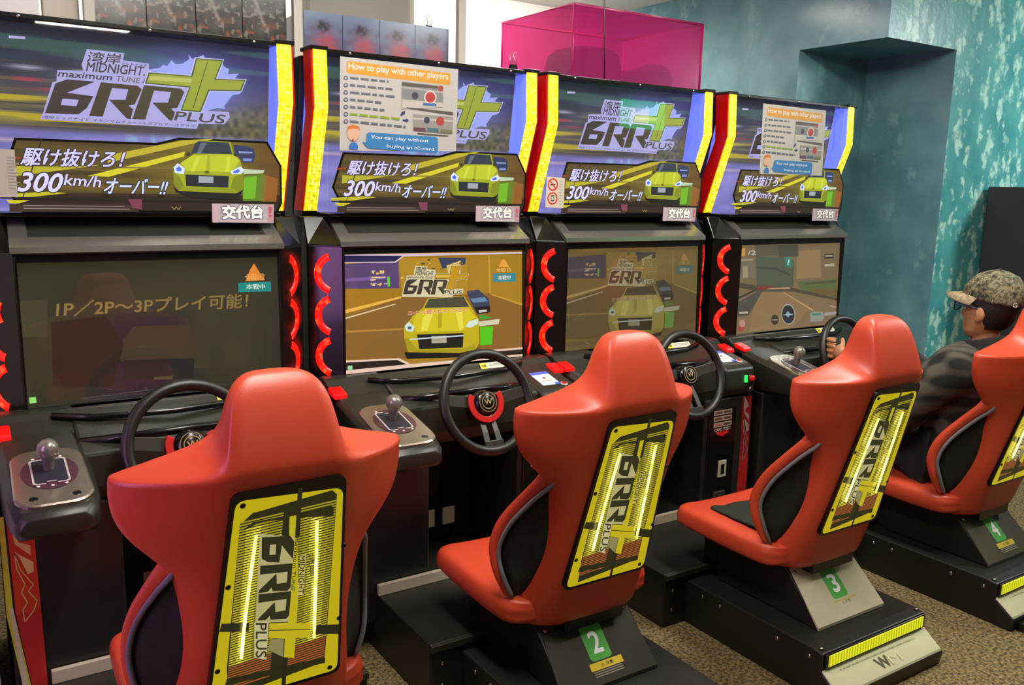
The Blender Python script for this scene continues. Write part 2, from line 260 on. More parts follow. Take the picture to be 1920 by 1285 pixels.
ART_SC2=[('p','#5c4470',[(-3555,12250),(-1509,12329),(-1491,11350),(-3566,11461)],[]),('p','#7a5c9a',[(-3561,11781),(-1986,11824),(-1986,11720),(-3563,11680)],[]),('p','#a8801c',[(1142,12422),(3470,12367),(3522,10584),(2136,11036),(1182,11230)],[]),('p','#c89a30',[(2042,12401),(2107,12399),(2145,11036),(2078,11077)],[]),('p','#b58a24',[(-1471,12415),(1165,12349),(1184,11082),(-1413,11135)],[]),('p','#39405c',[(7,12378),(1122,12350),(1084,12114),(173,11997)],[]),('p','#d8bc70',[(335,12100),(914,12264),(881,11610),(422,11736)],[]),('p','#a87818',[(-3566,11444),(-1413,11382),(-1452,11102),(-3576,10697)],[]),('p','#8a6228',[(-3578,10527),(-1414,11082),(2092,11038),(3522,10584),(3580,8585),(-3597,9115)],[]),('p','#f0b848',[(-3575,10759),(-1452,11109),(-1414,11047),(-3577,10636)],[]),('p','#e0cc98',[(-3578,10500),(-1645,10872),(-1626,10843),(-3579,10445)],[]),('p','#b88638',[(-3440,10072),(-1336,10010),(-1336,9957),(-3441,10003)],[]),('p','#c89a30',[(2136,11036),(3522,10604),(3524,10526),(2137,10991)],[]),('p','#c8a0c8',[(-2451,12012),(-2358,12016),(-2358,11974),(-2451,11978)],[]),('p','#c8a0c8',[(-2547,11742),(-2406,11743),(-2406,11670),(-2547,11676)],[]),('p','#c8a0c8',[(-2155,11934),(-2048,11937),(-2049,11889),(-2155,11893)],[]),('p','#e8c060',[(-2486,12014),(-2410,12018),(-2411,11939),(-2486,11942)],[]),('p','#e8c060',[(-2120,11794),(-2045,11798),(-2046,11749),(-2120,11752)],[]),('p','#e8c060',[(-2235,11557),(-2170,11561),(-2171,11497),(-2235,11500)],[]),('p','#f0d890',[(-2209,11590),(-2136,11594),(-2137,11537),(-2210,11540)],[]),('p','#e8c060',[(-2535,11604),(-2479,11608),(-2479,11560),(-2535,11562)],[]),('p','#c8a0c8',[(-2190,11797),(-2115,11801),(-2115,11746),(-2190,11749)],[]),('p','#f0d890',[(-2423,11737),(-2346,11741),(-2346,11694),(-2424,11697)],[]),('p','#f0d890',[(-2137,12002),(-2037,12006),(-2037,11923),(-2137,11926)],[]),('p','#e8c060',[(-2295,11559),(-2174,11561),(-2174,11520),(-2296,11525)],[]),('p','#e8c060',[(-2206,12004),(-2064,12006),(-2065,11941),(-2206,11946)],[]),('p','#e8c060',[(-2337,11940),(-2240,11943),(-2240,11881),(-2337,11884)],[]),('p','#e8c060',[(-2229,11936),(-2163,11941),(-2163,11903),(-2229,11906)],[]),('p','#c8a0c8',[(-2457,11601),(-2321,11602),(-2321,11561),(-2457,11567)],[]),('p','#e8c060',[(-2060,11792),(-2001,11797),(-2002,11745),(-2061,11747)],[]),('p','#c8a0c8',[(-2537,11810),(-2419,11812),(-2419,11762),(-2537,11767)],[]),('p','#f0d890',[(-2404,11805),(-2275,11807),(-2276,11753),(-2404,11758)],[]),('p','#c8a0c8',[(-2056,11584),(-1922,11585),(-1922,11536),(-2056,11542)],[]),('p','#e8c060',[(-2477,11739),(-2409,11743),(-2409,11690),(-2477,11693)],[]),('p','#c8a0c8',[(-2045,11792),(-1988,11796),(-1988,11759),(-2045,11762)],[]),('p','#e8c060',[(-2489,11808),(-2380,11811),(-2380,11755),(-2489,11759)],[]),('p','#f0d890',[(-2467,11944),(-2406,11949),(-2406,11912),(-2467,11914)],[]),('p','#f0d890',[(-2491,11568),(-2379,11570),(-2379,11509),(-2491,11514)],[]),('p','#f0d890',[(-2258,11799),(-2191,11804),(-2191,11744),(-2259,11746)],[]),('p','#e0a830',[(554,12051),(666,12054),(666,12006),(555,12009)],[]),('p','#46502c',[(-407,12344),(-303,12349),(-303,12281),(-407,12284)],[]),('p','#e0a830',[(-362,12216),(-299,12222),(-298,12173),(-362,12175)],[]),('p','#e0a830',[(-840,12235),(-740,12239),(-739,12191),(-839,12194)],[]),('p','#7a6a30',[(-626,11745),(-510,11748),(-509,11663),(-625,11667)],[]),('p','#f0c848',[(-424,11731),(-314,11734),(-314,11693),(-423,11697)],[]),('p','#e0a830',[(-919,11768),(-826,11772),(-826,11704),(-918,11707)],[]),('p','#46502c',[(625,11879),(743,11883),(744,11813),(626,11817)],[]),('p','#46502c',[(318,12159),(478,12162),(478,12122),(318,12127)],[]),('p','#e0a830',[(1096,11629),(1164,11634),(1165,11551),(1097,11554)],[]),('p','#f0c848',[(-1130,11709),(-987,11711),(-987,11641),(-1130,11647)],[]),('p','#46502c',[(-265,12031),(-111,12033),(-111,11987),(-265,11991)],[]),('p','#f0c848',[(-1444,11754),(-1327,11756),(-1327,11708),(-1444,11713)],[]),('p','#46502c',[(-443,11825),(-295,11827),(-294,11763),(-442,11769)],[]),('p','#7a6a30',[(836,12193),(984,12196),(985,12131),(837,12135)],[]),('p','#46502c',[(587,11683),(652,11687),(652,11649),(587,11652)],[]),('p','#7a6a30',[(77,12008),(200,12011),(200,11969),(77,11973)],[]),('p','#f0c848',[(-529,11829),(-439,11833),(-439,11780),(-529,11784)],[]),('p','#46502c',[(-1264,11720),(-1169,11724),(-1169,11650),(-1264,11654)],[]),('p','#46502c',[(-663,12212),(-519,12215),(-519,12160),(-663,12164)],[]),('p','#60d040',[(-1940,11788),(-1842,11791),(-1835,11470),(-1926,11467)],[]),('p','#2a4058',[(1119,11159),(1610,11210),(2052,10852),(2114,10396),(1583,10307),(1406,10550)],[]),('p','#5c88a8',[(1272,10892),(1876,10918),(2010,10761),(1403,10737)],[]),('p','#101418',[(1448,10585),(2101,10586),(2106,10359),(1583,10315)],[]),('p','#c8c8c0',[(1623,10455),(1972,10461),(1974,10385),(1647,10367)],[]),('p','#4fc81a',[(1678,9856),(2228,9838),(2175,9171),(1690,9172)],[]),('p','#3aa030',[(1669,10309),(2198,10163),(1891,10107),(1673,10121)],[]),('p','#d8d0b0',[(1587,10051),(2512,10086),(2471,9897),(1634,9878)],[]),('p','#15120c',[(-1355,9184),(831,8960),(1518,9053),(1603,9141),(1477,8885),(833,8809),(-1257,8940)],[]),('p','#c4b016',[(-1344,10029),(-1022,10402),(-626,10666),(-427,10979),(1015,11016),(1320,10592),(1629,10124),(1645,9252),(1474,9038),(831,8979),(-1217,9172),(-1343,9670)],[]),('p','#dac820',[(-943,10397),(-546,10607),(1192,10543),(1498,10207),(1199,10077),(948,9757),(-862,9851),(-1021,10079)],[]),('p','#a89a14',[(-1336,9652),(-1218,9661),(-860,9233),(957,9119),(1471,9228),(1474,9045),(831,8986),(-1217,9180)],[]),('p','#ece04c',[(-624,10341),(-384,10471),(-222,10461),(-461,9858),(-703,9876)],[]),('p','#ece04c',[(686,10443),(939,10428),(989,9867),(821,9766)],[]),('p','#b8a618',[(-18,10485),(125,10484),(109,9928),(-34,9930)],[]),('p','#4a4a38',[(-387,10959),(994,10999),(1234,10604),(-566,10662)],[]),('p','#1c1c14',[(-862,9760),(992,9679),(956,9156),(-780,9245)],[]),('p','#b0a890',[(-298,9664),(298,9637),(301,9378),(-296,9407)],[]),('p','#d8e8dc',[(-1328,10082),(-1179,10226),(-950,10038),(-1021,9869),(-1257,9908)],[]),('p','#d8e8dc',[(1065,9891),(1199,10077),(1594,10156),(1597,9968),(1288,9853)],[]),('p','#4c6870',[(-1218,10056),(-1061,10063),(-1080,9957),(-1199,9965)],[]),('logo',(-1375,11176),(-1212,11637),(202,11100)),('t','#e03018','コイン1個入れてください',((-1199,10441),(1130,10447),(-1180,10590)),0.03,'#f0e8c0'),('p','#d0d8e0',[(-1139,9636),(993,9612),(993,9567),(-1139,9593)],[]),('t','#f0b860','全国1位',((2362,11807),(2986,11801),(2358,11957)),0.03,None),('p','#e8a040',[(2468,11980),(2552,12183),(2683,12273),(2775,12177),(2914,11966)],[]),('p','#2f8c94',[(2208,11764),(3191,11749),(3200,11425),(2215,11446)],[]),('t','#e8e0c8','本戦中',((2435,11512),(2972,11503),(2431,11681)),0.03,None)]
ART_SC2F=[('p','#2a2050',[(-3569,12551),(-1367,12482),(-1662,12281),(-3572,12334)],[]),('p','#e0c8d8',[(-3569,12584),(3466,12499),(3468,12446),(-1317,12456),(-1643,12256),(-3572,12297),(-3572,12324),(-1662,12292),(-1367,12478),(-3569,12538)],[]),('p','#201810',[(-3598,9029),(-1648,8957),(-1217,8736),(-3602,8733)],[]),('p','#e8c8b4',[(-3601,8761),(-1217,8754),(3577,8711),(3581,8577),(-3603,8611)],[]),('p','#e8c8b4',[(-3597,9088),(-1648,9004),(-1570,8997),(-1178,8787),(-1217,8725),(-1648,8946),(-3598,9025)],[]),('p','#281c14',[(1564,8916),(3572,8886),(3577,8704),(1393,8732)],[]),('p','#e8c8b4',[(1390,8893),(1562,8985),(3569,8961),(3571,8890),(1585,8914)],[]),('p','#8fe0a0',[(-3436,8909),(-3272,8904),(-3273,8771),(-3438,8773)],[])]
ART_SC1=[('p','#45402c',[(-3547,11560),(-2838,11571),(-2903,10558),(-3488,10603)],[]),('p','#3e3424',[(-1248,10078),(-703,10699),(1202,10621),(1430,9853),(1304,9269),(-1082,9705)],[]),('p','#2c2018',[(-2793,10940),(-1423,11049),(-1009,10211),(-1351,9012),(-2862,9175)],[]),('p','#23201c',[(-1033,9752),(908,9630),(833,9045),(-1016,9183)],[]),('p','#54482c',[(-253,9183),(261,9157),(256,9062),(-257,9104)],[]),('t','#8a7440','1P／2P～3Pプレイ可能！',((-2656,11077),(2526,11049),(-2608,11510)),0.025,'#4c3a20'),('p','#e8882c',[(2525,11859),(2642,12177),(2783,12387),(2911,12168),(3065,11865)],[]),('t','#f0a850','全国1位',((2498,11860),(3093,11864),(2505,12075)),0.03,None),('p','#1f8a84',[(2284,11815),(3283,11813),(3275,11512),(2275,11532)],[]),('t','#d8e8d0','本戦中',((2517,11607),(3085,11592),(2522,11768)),0.03,None),('p','#8fe070',[(-3453,8944),(-3293,8936),(-3287,8776),(-3452,8776)],[])]
ART_SC4=[('p','#8f7650',[(-3688,12612),(3337,12594),(3564,10736),(-3485,10796)],[]),('p','#b08c5c',[(402,12240),(2055,12283),(2231,10947),(443,10937)],[]),('p','#6b6148',[(-2473,12555),(423,12544),(492,11971),(-823,11984),(-913,12043),(-2422,12060)],[]),('p','#565440',[(-941,12529),(452,12543),(517,12009),(-825,12003)],[]),('p','#5c6850',[(-2368,12059),(-24,11946),(230,11749),(256,10559),(-2222,10667)],[]),('p','#8a8064',[(-3524,11996),(-2521,11989),(-2296,11116),(-3428,11012)],[]),('p','#b8a880',[(-3521,11960),(-2571,11954),(-2562,11862),(-3512,11869)],[]),('p','#c0a880',[(-3174,11624),(-2858,11632),(-2834,11136),(-3123,11110)],[]),('p','#4c5440',[(-2263,11577),(-994,11519),(9,11183),(20,11087),(-1037,11408),(-2256,11503)],[]),('p','#2a9c84',[(-425,11955),(2,11964),(57,11506),(-378,11557)],[]),('p','#e0f0e0',[(-242,11610),(-174,11855),(-70,11852),(-144,11599)],[]),('p','#6b7840',[(457,10821),(3363,10825),(3486,9934),(932,10296)],[]),('p','#5c5c30',[(1057,10719),(3368,10784),(3385,10663),(1067,10640)],[]),('p','#7c6a34',[(1451,10428),(3419,10421),(3486,9934),(1231,10282)],[]),('p','#5a5038',[(-3500,10942),(-2175,10740),(82,10567),(3492,9893),(3509,9771),(105,10373),(-2148,10477),(-3478,10722)],[]),('p','#d8b088',[(-1670,10606),(24,10569),(33,10492),(-1553,10544)],[]),('p','#8c3a30',[(-2201,10722),(-1071,10712),(-1063,10636),(-1608,10546),(-2179,10516)],[]),('p','#9a7c54',[(-3451,10171),(-1874,10465),(163,10370),(3509,9771),(3653,8500),(-3302,8641)],[]),('p','#5c5648',[(-3414,10058),(-2148,10477),(-1846,10463),(-2400,9780),(-2687,9422),(-3352,9426)],[]),('p','#3a3428',[(-3435,10280),(-2373,10562),(-2156,10552),(-3424,10169)],[]),('p','#a88858',[(-1842,10426),(-467,10361),(1450,9484),(363,8686),(-2611,8665),(-2400,9780)],[]),('p','#e0b074',[(-467,10361),(-353,10356),(1821,9415),(1706,9370)],[]),('p','#d8c098',[(2969,9578),(3551,9465),(3557,9424),(2976,9525)],[]),('p','#b0807a',[(-520,9827),(-130,9922),(349,9780),(359,9702),(-121,9844),(-453,9739)],[]),('p','#c8c0b0',[(485,9285),(478,9135),(423,9002),(326,8900),(195,8839),(44,8825),(-112,8860),(-257,8938),(-379,9054),(-464,9194),(-505,9345),(-498,9494),(-444,9625),(-348,9726),(-220,9788),(-70,9803),(85,9771),(231,9694),(354,9580),(442,9439)],[]),('p','#20262c',[(420,9289),(415,9154),(367,9035),(283,8944),(169,8889),(38,8876),(-98,8907),(-225,8977),(-331,9080),(-405,9206),(-442,9342),(-436,9475),(-390,9593),(-306,9683),(-194,9738),(-65,9753),(71,9724),(198,9655),(306,9553),(382,9427)],[]),('p','#8ac0d0',[(109,9308),(107,9267),(91,9231),(64,9204),(27,9187),(-15,9184),(-59,9193),(-100,9214),(-135,9245),(-159,9284),(-170,9325),(-168,9366),(-153,9401),(-125,9429),(-89,9446),(-46,9449),(-3,9440),(39,9419),(73,9388),(97,9350)],[]),('p','#e8e8e0',[(-348,9324),(317,9315),(321,9283),(-344,9293)],[]),('p','#3a3428',[(-665,9105),(-669,9031),(-698,8966),(-749,8917),(-817,8887),(-895,8881),(-975,8898),(-1050,8937),(-1112,8994),(-1156,9063),(-1177,9138),(-1172,9211),(-1143,9275),(-1093,9325),(-1026,9354),(-948,9361),(-868,9344),(-793,9306),(-730,9249),(-686,9180)],[]),('p','#c8b898',[(-1120,9134),(-724,9124),(-720,9085),(-1116,9095)],[]),('p','#c04838',[(-3335,8979),(-2911,8987),(-2942,8765),(-3310,8716)],[]),('p','#e0a090',[(-2878,9079),(-2882,9027),(-2905,8981),(-2944,8947),(-2995,8926),(-3054,8922),(-3114,8935),(-3170,8962),(-3217,9003),(-3248,9052),(-3263,9104),(-3259,9156),(-3236,9201),(-3197,9236),(-3146,9256),(-3087,9261),(-3027,9249),(-2971,9221),(-2924,9181),(-2892,9132)],[]),('p','#d8c8b0',[(-3291,9608),(-2733,9612),(-2724,9518),(-3283,9526)],[]),('p','#a8b0a0',[(1536,9281),(1830,9343),(2449,9286),(2609,9015),(2448,8824),(1589,8860)],[]),('p','#4c9c7c',[(1691,9252),(2331,9253),(2377,9130),(1703,9151)],[]),('p','#c0b0a8',[(2579,9238),(3518,9243),(3538,9099),(2601,9076)],[]),('p','#2c2a20',[(2361,12043),(3036,12059),(3068,11829),(2389,11827)],[]),('p','#c8c0a0',[(2430,11983),(2984,11989),(2994,11918),(2439,11916)],[]),('p','#d0c8a8',[(2424,11571),(3133,11582),(3151,11450),(2439,11452)],[]),('t','#f0b050','1',((-3299,12092),(-3064,12101),(-3331,12418)),0.06,None),('t','#e8e0d0','/2',((-2906,12108),(-2374,12121),(-2926,12309)),0.05,None)]
ART_POST=[('p','#e2a02c',[(-3095,18650),(-3051,18686),(623,18625),(675,18586),(661,18269),(610,18227),(-3070,18305),(-3114,18341)],[]),('t','#f6efe4','How to play with other players',((-3040,18383),(575,18348),(-3036,18642)),0.03,None),('p','#55556a',[(-3060,18158),(-3068,18127),(-3090,18101),(-3121,18085),(-3155,18082),(-3186,18093),(-3207,18116),(-3214,18145),(-3206,18176),(-3184,18202),(-3153,18218),(-3119,18221),(-3088,18210),(-3067,18188)],[]),('p','#b8b4c0',[(-3096,18155),(-3104,18132),(-3125,18117),(-3150,18115),(-3171,18127),(-3178,18148),(-3170,18171),(-3149,18186),(-3124,18188),(-3103,18177)],[]),('p','#6a6a78',[(-2997,18201),(-2697,18199),(-2697,18129),(-2998,18131)],[]),('p','#6a6a78',[(-2630,18199),(-2341,18197),(-2342,18126),(-2631,18128)],[]),('p','#6a6a78',[(-2274,18197),(-2043,18195),(-2044,18124),(-2274,18126)],[]),('p','#6a6a78',[(-1975,18195),(-1772,18194),(-1772,18122),(-1976,18124)],[]),('p','#6a6a78',[(-1703,18193),(-1641,18193),(-1641,18121),(-1704,18122)],[]),('p','#55556a',[(-3063,17935),(-3071,17904),(-3093,17877),(-3124,17862),(-3158,17859),(-3189,17870),(-3210,17893),(-3217,17922),(-3209,17953),(-3187,17979),(-3156,17995),(-3122,17998),(-3091,17987),(-3070,17964)],[]),('p','#b8b4c0',[(-3098,17932),(-3107,17909),(-3128,17894),(-3153,17892),(-3174,17904),(-3181,17925),(-3173,17948),(-3152,17963),(-3127,17965),(-3106,17953)],[]),('p','#6a6a78',[(-3000,17977),(-2827,17976),(-2827,17905),(-3001,17907)],[]),('p','#6a6a78',[(-2761,17975),(-2456,17972),(-2457,17901),(-2761,17904)],[]),('p','#6a6a78',[(-2389,17971),(-2096,17968),(-2096,17897),(-2390,17900)],[]),('p','#6a6a78',[(-2028,17967),(-1826,17965),(-1826,17894),(-2028,17896)],[]),('p','#6a6a78',[(-1757,17965),(-1507,17962),(-1507,17890),(-1757,17893)],[]),('p','#55556a',[(-3066,17711),(-3074,17679),(-3095,17653),(-3126,17638),(-3161,17635),(-3192,17646),(-3213,17669),(-3220,17699),(-3212,17730),(-3190,17756),(-3159,17772),(-3125,17774),(-3094,17763),(-3073,17740)],[]),('p','#b8b4c0',[(-3101,17708),(-3109,17685),(-3130,17670),(-3156,17668),(-3177,17680),(-3184,17702),(-3176,17724),(-3155,17740),(-3130,17742),(-3109,17729)],[]),('p','#6a6a78',[(-3003,17753),(-2681,17748),(-2682,17678),(-3003,17683)],[]),('p','#6a6a78',[(-2614,17747),(-2289,17743),(-2290,17671),(-2615,17677)],[]),('p','#6a6a78',[(-2222,17742),(-2058,17739),(-2058,17668),(-2222,17670)],[]),('p','#6a6a78',[(-1989,17738),(-1818,17736),(-1819,17664),(-1990,17667)],[]),('p','#6a6a78',[(-1750,17735),(-1435,17730),(-1435,17658),(-1750,17663)],[]),('p','#55556a',[(-3068,17486),(-3076,17455),(-3098,17429),(-3129,17413),(-3164,17410),(-3194,17422),(-3216,17445),(-3223,17475),(-3215,17506),(-3193,17532),(-3162,17548),(-3128,17550),(-3097,17539),(-3076,17516)],[]),('p','#b8b4c0',[(-3104,17483),(-3112,17460),(-3133,17445),(-3159,17443),(-3180,17456),(-3187,17477),(-3179,17500),(-3158,17515),(-3132,17517),(-3112,17505)],[]),('p','#6a6a78',[(-3005,17528),(-2813,17525),(-2814,17454),(-3006,17458)],[]),('p','#6a6a78',[(-2747,17523),(-2497,17519),(-2497,17447),(-2747,17452)],[]),('p','#6a6a78',[(-2430,17517),(-2208,17513),(-2209,17441),(-2430,17446)],[]),('p','#6a6a78',[(-2141,17512),(-1909,17507),(-1909,17435),(-2141,17440)],[]),('p','#55556a',[(-3071,17260),(-3079,17229),(-3101,17203),(-3132,17188),(-3167,17185),(-3197,17197),(-3218,17220),(-3226,17250),(-3218,17281),(-3196,17307),(-3165,17323),(-3130,17325),(-3100,17314),(-3078,17291)],[]),('p','#b8b4c0',[(-3107,17258),(-3115,17235),(-3136,17220),(-3162,17218),(-3182,17231),(-3190,17253),(-3182,17275),(-3161,17291),(-3135,17292),(-3115,17280)],[]),('p','#6a6a78',[(-3008,17303),(-2816,17298),(-2816,17227),(-3009,17232)],[]),('p','#6a6a78',[(-2749,17297),(-2579,17293),(-2580,17221),(-2750,17226)],[]),('p','#6a6a78',[(-2512,17291),(-2287,17286),(-2288,17214),(-2513,17220)],[]),('p','#6a6a78',[(-2219,17284),(-2036,17280),(-2037,17208),(-2220,17212)],[]),('p','#6a6a78',[(-1968,17278),(-1800,17274),(-1800,17202),(-1968,17206)],[]),('p','#55556a',[(-3074,17035),(-3082,17003),(-3104,16977),(-3135,16962),(-3169,16960),(-3200,16971),(-3221,16995),(-3229,17025),(-3221,17056),(-3199,17082),(-3168,17098),(-3133,17100),(-3102,17088),(-3081,17065)],[]),('p','#b8b4c0',[(-3110,17032),(-3118,17009),(-3139,16994),(-3165,16993),(-3185,17005),(-3193,17027),(-3185,17050),(-3164,17065),(-3138,17067),(-3117,17054)],[]),('p','#8aa820',[(-3011,17077),(-2748,17069),(-2749,16998),(-3011,17006)],[]),('p','#8aa820',[(-2682,17068),(-2394,17060),(-2394,16988),(-2682,16996)],[]),('p','#8aa820',[(-2326,17058),(-2025,17049),(-2025,16977),(-2327,16986)],[]),('p','#8aa820',[(-1956,17047),(-1622,17038),(-1623,16965),(-1957,16975)],[]),('p','#8aa820',[(-1553,17036),(-1253,17028),(-1253,16954),(-1553,16963)],[]),('p','#55556a',[(-3077,16808),(-3085,16777),(-3107,16751),(-3138,16735),(-3172,16733),(-3203,16745),(-3224,16769),(-3232,16799),(-3224,16830),(-3202,16856),(-3171,16872),(-3136,16874),(-3105,16862),(-3084,16838)],[]),('p','#b8b4c0',[(-3112,16806),(-3121,16783),(-3142,16768),(-3168,16766),(-3188,16779),(-3196,16801),(-3188,16824),(-3167,16839),(-3141,16841),(-3120,16828)],[]),('p','#6a6a78',[(-3013,16850),(-2719,16841),(-2720,16769),(-3014,16779)],[]),('p','#6a6a78',[(-2653,16838),(-2349,16829),(-2350,16756),(-2653,16767)],[]),('p','#6a6a78',[(-2282,16826),(-2037,16818),(-2038,16746),(-2282,16754)],[]),('p','#6a6a78',[(-1969,16816),(-1763,16810),(-1763,16737),(-1969,16744)],[]),('p','#6a6a78',[(-1694,16807),(-1536,16802),(-1536,16729),(-1694,16734)],[]),('p','#6a6a78',[(-1466,16800),(-1179,16791),(-1179,16717),(-1466,16727)],[]),('p','#6a6a78',[(-1109,16789),(-1039,16786),(-1039,16712),(-1109,16715)],[]),('p','#8a8a88',[(-1167,18206),(374,18174),(396,17542),(-1168,17323)],[]),('p','#b4b0a8',[(-1167,18052),(375,18002),(376,17944),(-1167,17996)],[]),('p','#c8c4b8',[(-1167,17632),(378,17627),(380,17483),(-1168,17323)],[]),('p','#5a5048',[(-1167,18178),(172,18158),(173,18072),(-1167,18066)],[]),('p','#b04038',[(391,18103),(382,18060),(354,18024),(313,18002),(268,17999),(228,18015),(200,18046),(189,18088),(199,18131),(227,18167),(267,18189),(312,18192),(352,18177),(381,18145)],[]),('p','#40404c',[(-560,17795),(-569,17748),(-596,17708),(-636,17679),(-684,17667),(-731,17672),(-771,17695),(-798,17732),(-807,17777),(-798,17823),(-771,17863),(-731,17892),(-684,17904),(-637,17899),(-597,17876),(-570,17840)],[]),('p','#e8e0d8',[(131,17791),(117,17715),(76,17647),(12,17594),(-66,17562),(-149,17557),(-227,17577),(-291,17621),(-332,17683),(-347,17756),(-333,17831),(-292,17899),(-229,17952),(-151,17984),(-69,17990),(10,17970),(74,17927),(116,17864)],[]),('p','#b83c34',[(84,17788),(73,17726),(40,17670),(-11,17627),(-74,17601),(-141,17597),(-204,17613),(-255,17649),(-289,17700),(-301,17760),(-289,17821),(-256,17876),(-206,17920),(-143,17945),(-76,17950),(-13,17934),(38,17898),(72,17848)],[]),('p','#3c70b0',[(-389,17574),(126,17581),(127,17489),(-389,17488)],[]),('p','#9c9890',[(-748,17180),(775,17188),(764,16615),(-747,16638)],[]),('p','#5a5448',[(-1007,17390),(756,17347),(792,17247),(-1007,17362)],[]),('p','#c8c4bc',[(-748,17066),(777,17071),(777,17012),(-748,17009)],[]),('p','#38404c',[(-124,17018),(-135,16967),(-167,16925),(-212,16900),(-262,16897),(-307,16917),(-339,16955),(-350,17004),(-339,17055),(-308,17097),(-263,17122),(-213,17125),(-168,17105),(-136,17067)],[]),('p','#b83c34',[(431,17016),(420,16957),(386,16906),(336,16870),(277,16855),(217,16864),(166,16893),(132,16940),(120,16997),(132,17056),(165,17107),(215,17142),(274,17157),(334,17149),(385,17120),(419,17073)],[]),('p','#6a4048',[(-731,16754),(-286,16749),(-286,16634),(-731,16639)],[]),('p','#4c7078',[(-220,16767),(216,16762),(217,16631),(-219,16637)],[]),('p','#7a7850',[(284,16751),(746,16732),(730,16613),(285,16620)],[]),('p','#4c443c',[(-583,16575),(593,16548),(593,16518),(-583,16538)],[]),('p','#2c3070',[(-1232,17122),(-1168,17196),(-1200,17222),(-1055,17268),(-1065,17146),(-1104,17172),(-1168,17103)],[]),('p','#2c3070',[(-1136,16986),(-1023,16987),(-1023,17036),(-910,16971),(-1023,16891),(-1023,16936),(-1136,16941)],[]),('p','#e8b898',[(-2692,16453),(-2705,16367),(-2743,16290),(-2800,16232),(-2870,16199),(-2943,16196),(-3012,16222),(-3067,16274),(-3103,16347),(-3114,16431),(-3100,16516),(-3063,16592),(-3007,16650),(-2938,16684),(-2864,16688),(-2796,16662),(-2740,16610),(-2704,16537)],[]),('p','#d87830',[(-3137,16485),(-3091,16651),(-2910,16716),(-2714,16672),(-2670,16509),(-2745,16588),(-2911,16593),(-3062,16557)],[]),('p','#8a3020',[(-2891,16230),(-2902,16202),(-2928,16190),(-2953,16200),(-2964,16227),(-2953,16255),(-2927,16267),(-2901,16257)],[]),('p','#2f78c4',[(-3053,16049),(-2976,16149),(-2825,16156),(-2750,16062),(-2752,15937),(-3054,15938)],[]),('p','#3584bf',[(-2441,16452),(-2364,16503),(83,16478),(185,16410),(188,15986),(121,15925),(-2399,15994),(-2597,16186),(-2474,16172)],[]),('t','#eef4fa','You can play without',((-2304,16277),(-184,16248),(-2288,16418)),0.02,None),('t','#eef4fa','buying an IC-card',((-1728,16022),(36,15980),(-1727,16150)),0.02,None)]

# ---------------------------------------------------------------- materials
M_BLACK = mat('black_plastic', '#1d1c18', .42, bump=(60, .05))
M_BLACK2 = mat('black_gloss', '#0f0f0c', .22)
M_DASH = mat('dashboard_black', '#24241c', .38, bump=(300, .15))
M_SILVER = mat('silver_paint', '#8f8d84', .22, .75)
M_STEEL = mat('brushed_steel', '#d8d0b0', .36, .3, noise=(9, '#ccc4a4'))
M_DARKSTEEL = mat('steel_dark_tone', '#35332a', .4, .35, noise=(6, '#3c3a30'))
M_OLIVESTEEL = mat('steel_brown_tone', '#5d5744', .38, .5, noise=(6, '#544e3c'))  # seat rear plates share one metal; differing reflected light put into the tones
M_PLATE = mat('pale_steel', '#dcd8b0', .26, .3)
M_CHROME = mat('chrome', '#b8b0a0', .26, .9)
M_RED = mat('red_vinyl', '#ce4b2e', .38, bump=(420, .12), noise=(2.2, '#c8452a'))
M_GREY = mat('grey_piping', '#76767a', .5)
M_BLACKCLOTH = mat('black_fabric', '#22231a', .9, bump=(260, .4), noise=(40, '#1a1b14'))
M_COVER = mat('dark_green_cloth', '#1c2416', .9, bump=(40, .6))
M_REDLENS = mat('red_lens', '#a80c06', .25, emit='#c80f08', estr=.22)
M_REDLAMP = mat('red_lamp', '#c00a0a', .25, emit='#f01414', estr=.6)
def led_tube():
    m = mat('red_led_tube', '#ff1008', .3, estr=1.5); nt = m.node_tree; b = nt.nodes['Principled BSDF']; tc = nt.nodes.new('ShaderNodeTexCoord'); n = nt.nodes.new('ShaderNodeTexNoise'); n.inputs['Scale'].default_value = 36
    r = nt.nodes.new('ShaderNodeValToRGB'); r.color_ramp.elements[0].position = .56; r.color_ramp.elements[1].position = .95; r.color_ramp.elements[0].color = (*lin('#ff1408'), 1); r.color_ramp.elements[1].color = (*lin('#ff9a50'), 1)
    nt.links.new(tc.outputs['Object'], n.inputs['Vector']); nt.links.new(n.outputs['Fac'], r.inputs['Fac']); nt.links.new(r.outputs['Color'], b.inputs['Emission Color']); b.inputs['Emission Strength'].default_value = 1.5; return m
M_CRES = led_tube()
def led_line():
    m = mat('yellow_led_line', '#fff060', .3, emit='#fff47c', estr=3.0); nt = m.node_tree; b = nt.nodes['Principled BSDF']; tc = nt.nodes.new('ShaderNodeTexCoord'); n = nt.nodes.new('ShaderNodeTexNoise'); n.inputs['Scale'].default_value = 45
    mr = nt.nodes.new('ShaderNodeMapRange'); mr.inputs['From Min'].default_value = .35; mr.inputs['From Max'].default_value = .68; mr.inputs['To Min'].default_value = .9; mr.inputs['To Max'].default_value = 4.5
    nt.links.new(tc.outputs['Object'], n.inputs['Vector']); nt.links.new(n.outputs['Fac'], mr.inputs['Value']); nt.links.new(mr.outputs[0], b.inputs['Emission Strength']); return m
M_LED = led_line()
M_BLUE = mat('blue_backlight', '#6070e0', .4, emit='#6a7cff', estr=.95)
M_ART = attr_mat('backlit_print', 1.12, .3)
M_SCREEN = attr_mat('screen_picture', 1.0, .12)
M_PRINT = attr_mat('printed_paper', None, .5)
M_SEATART = attr_mat('lit_seat_print', .85, .25)
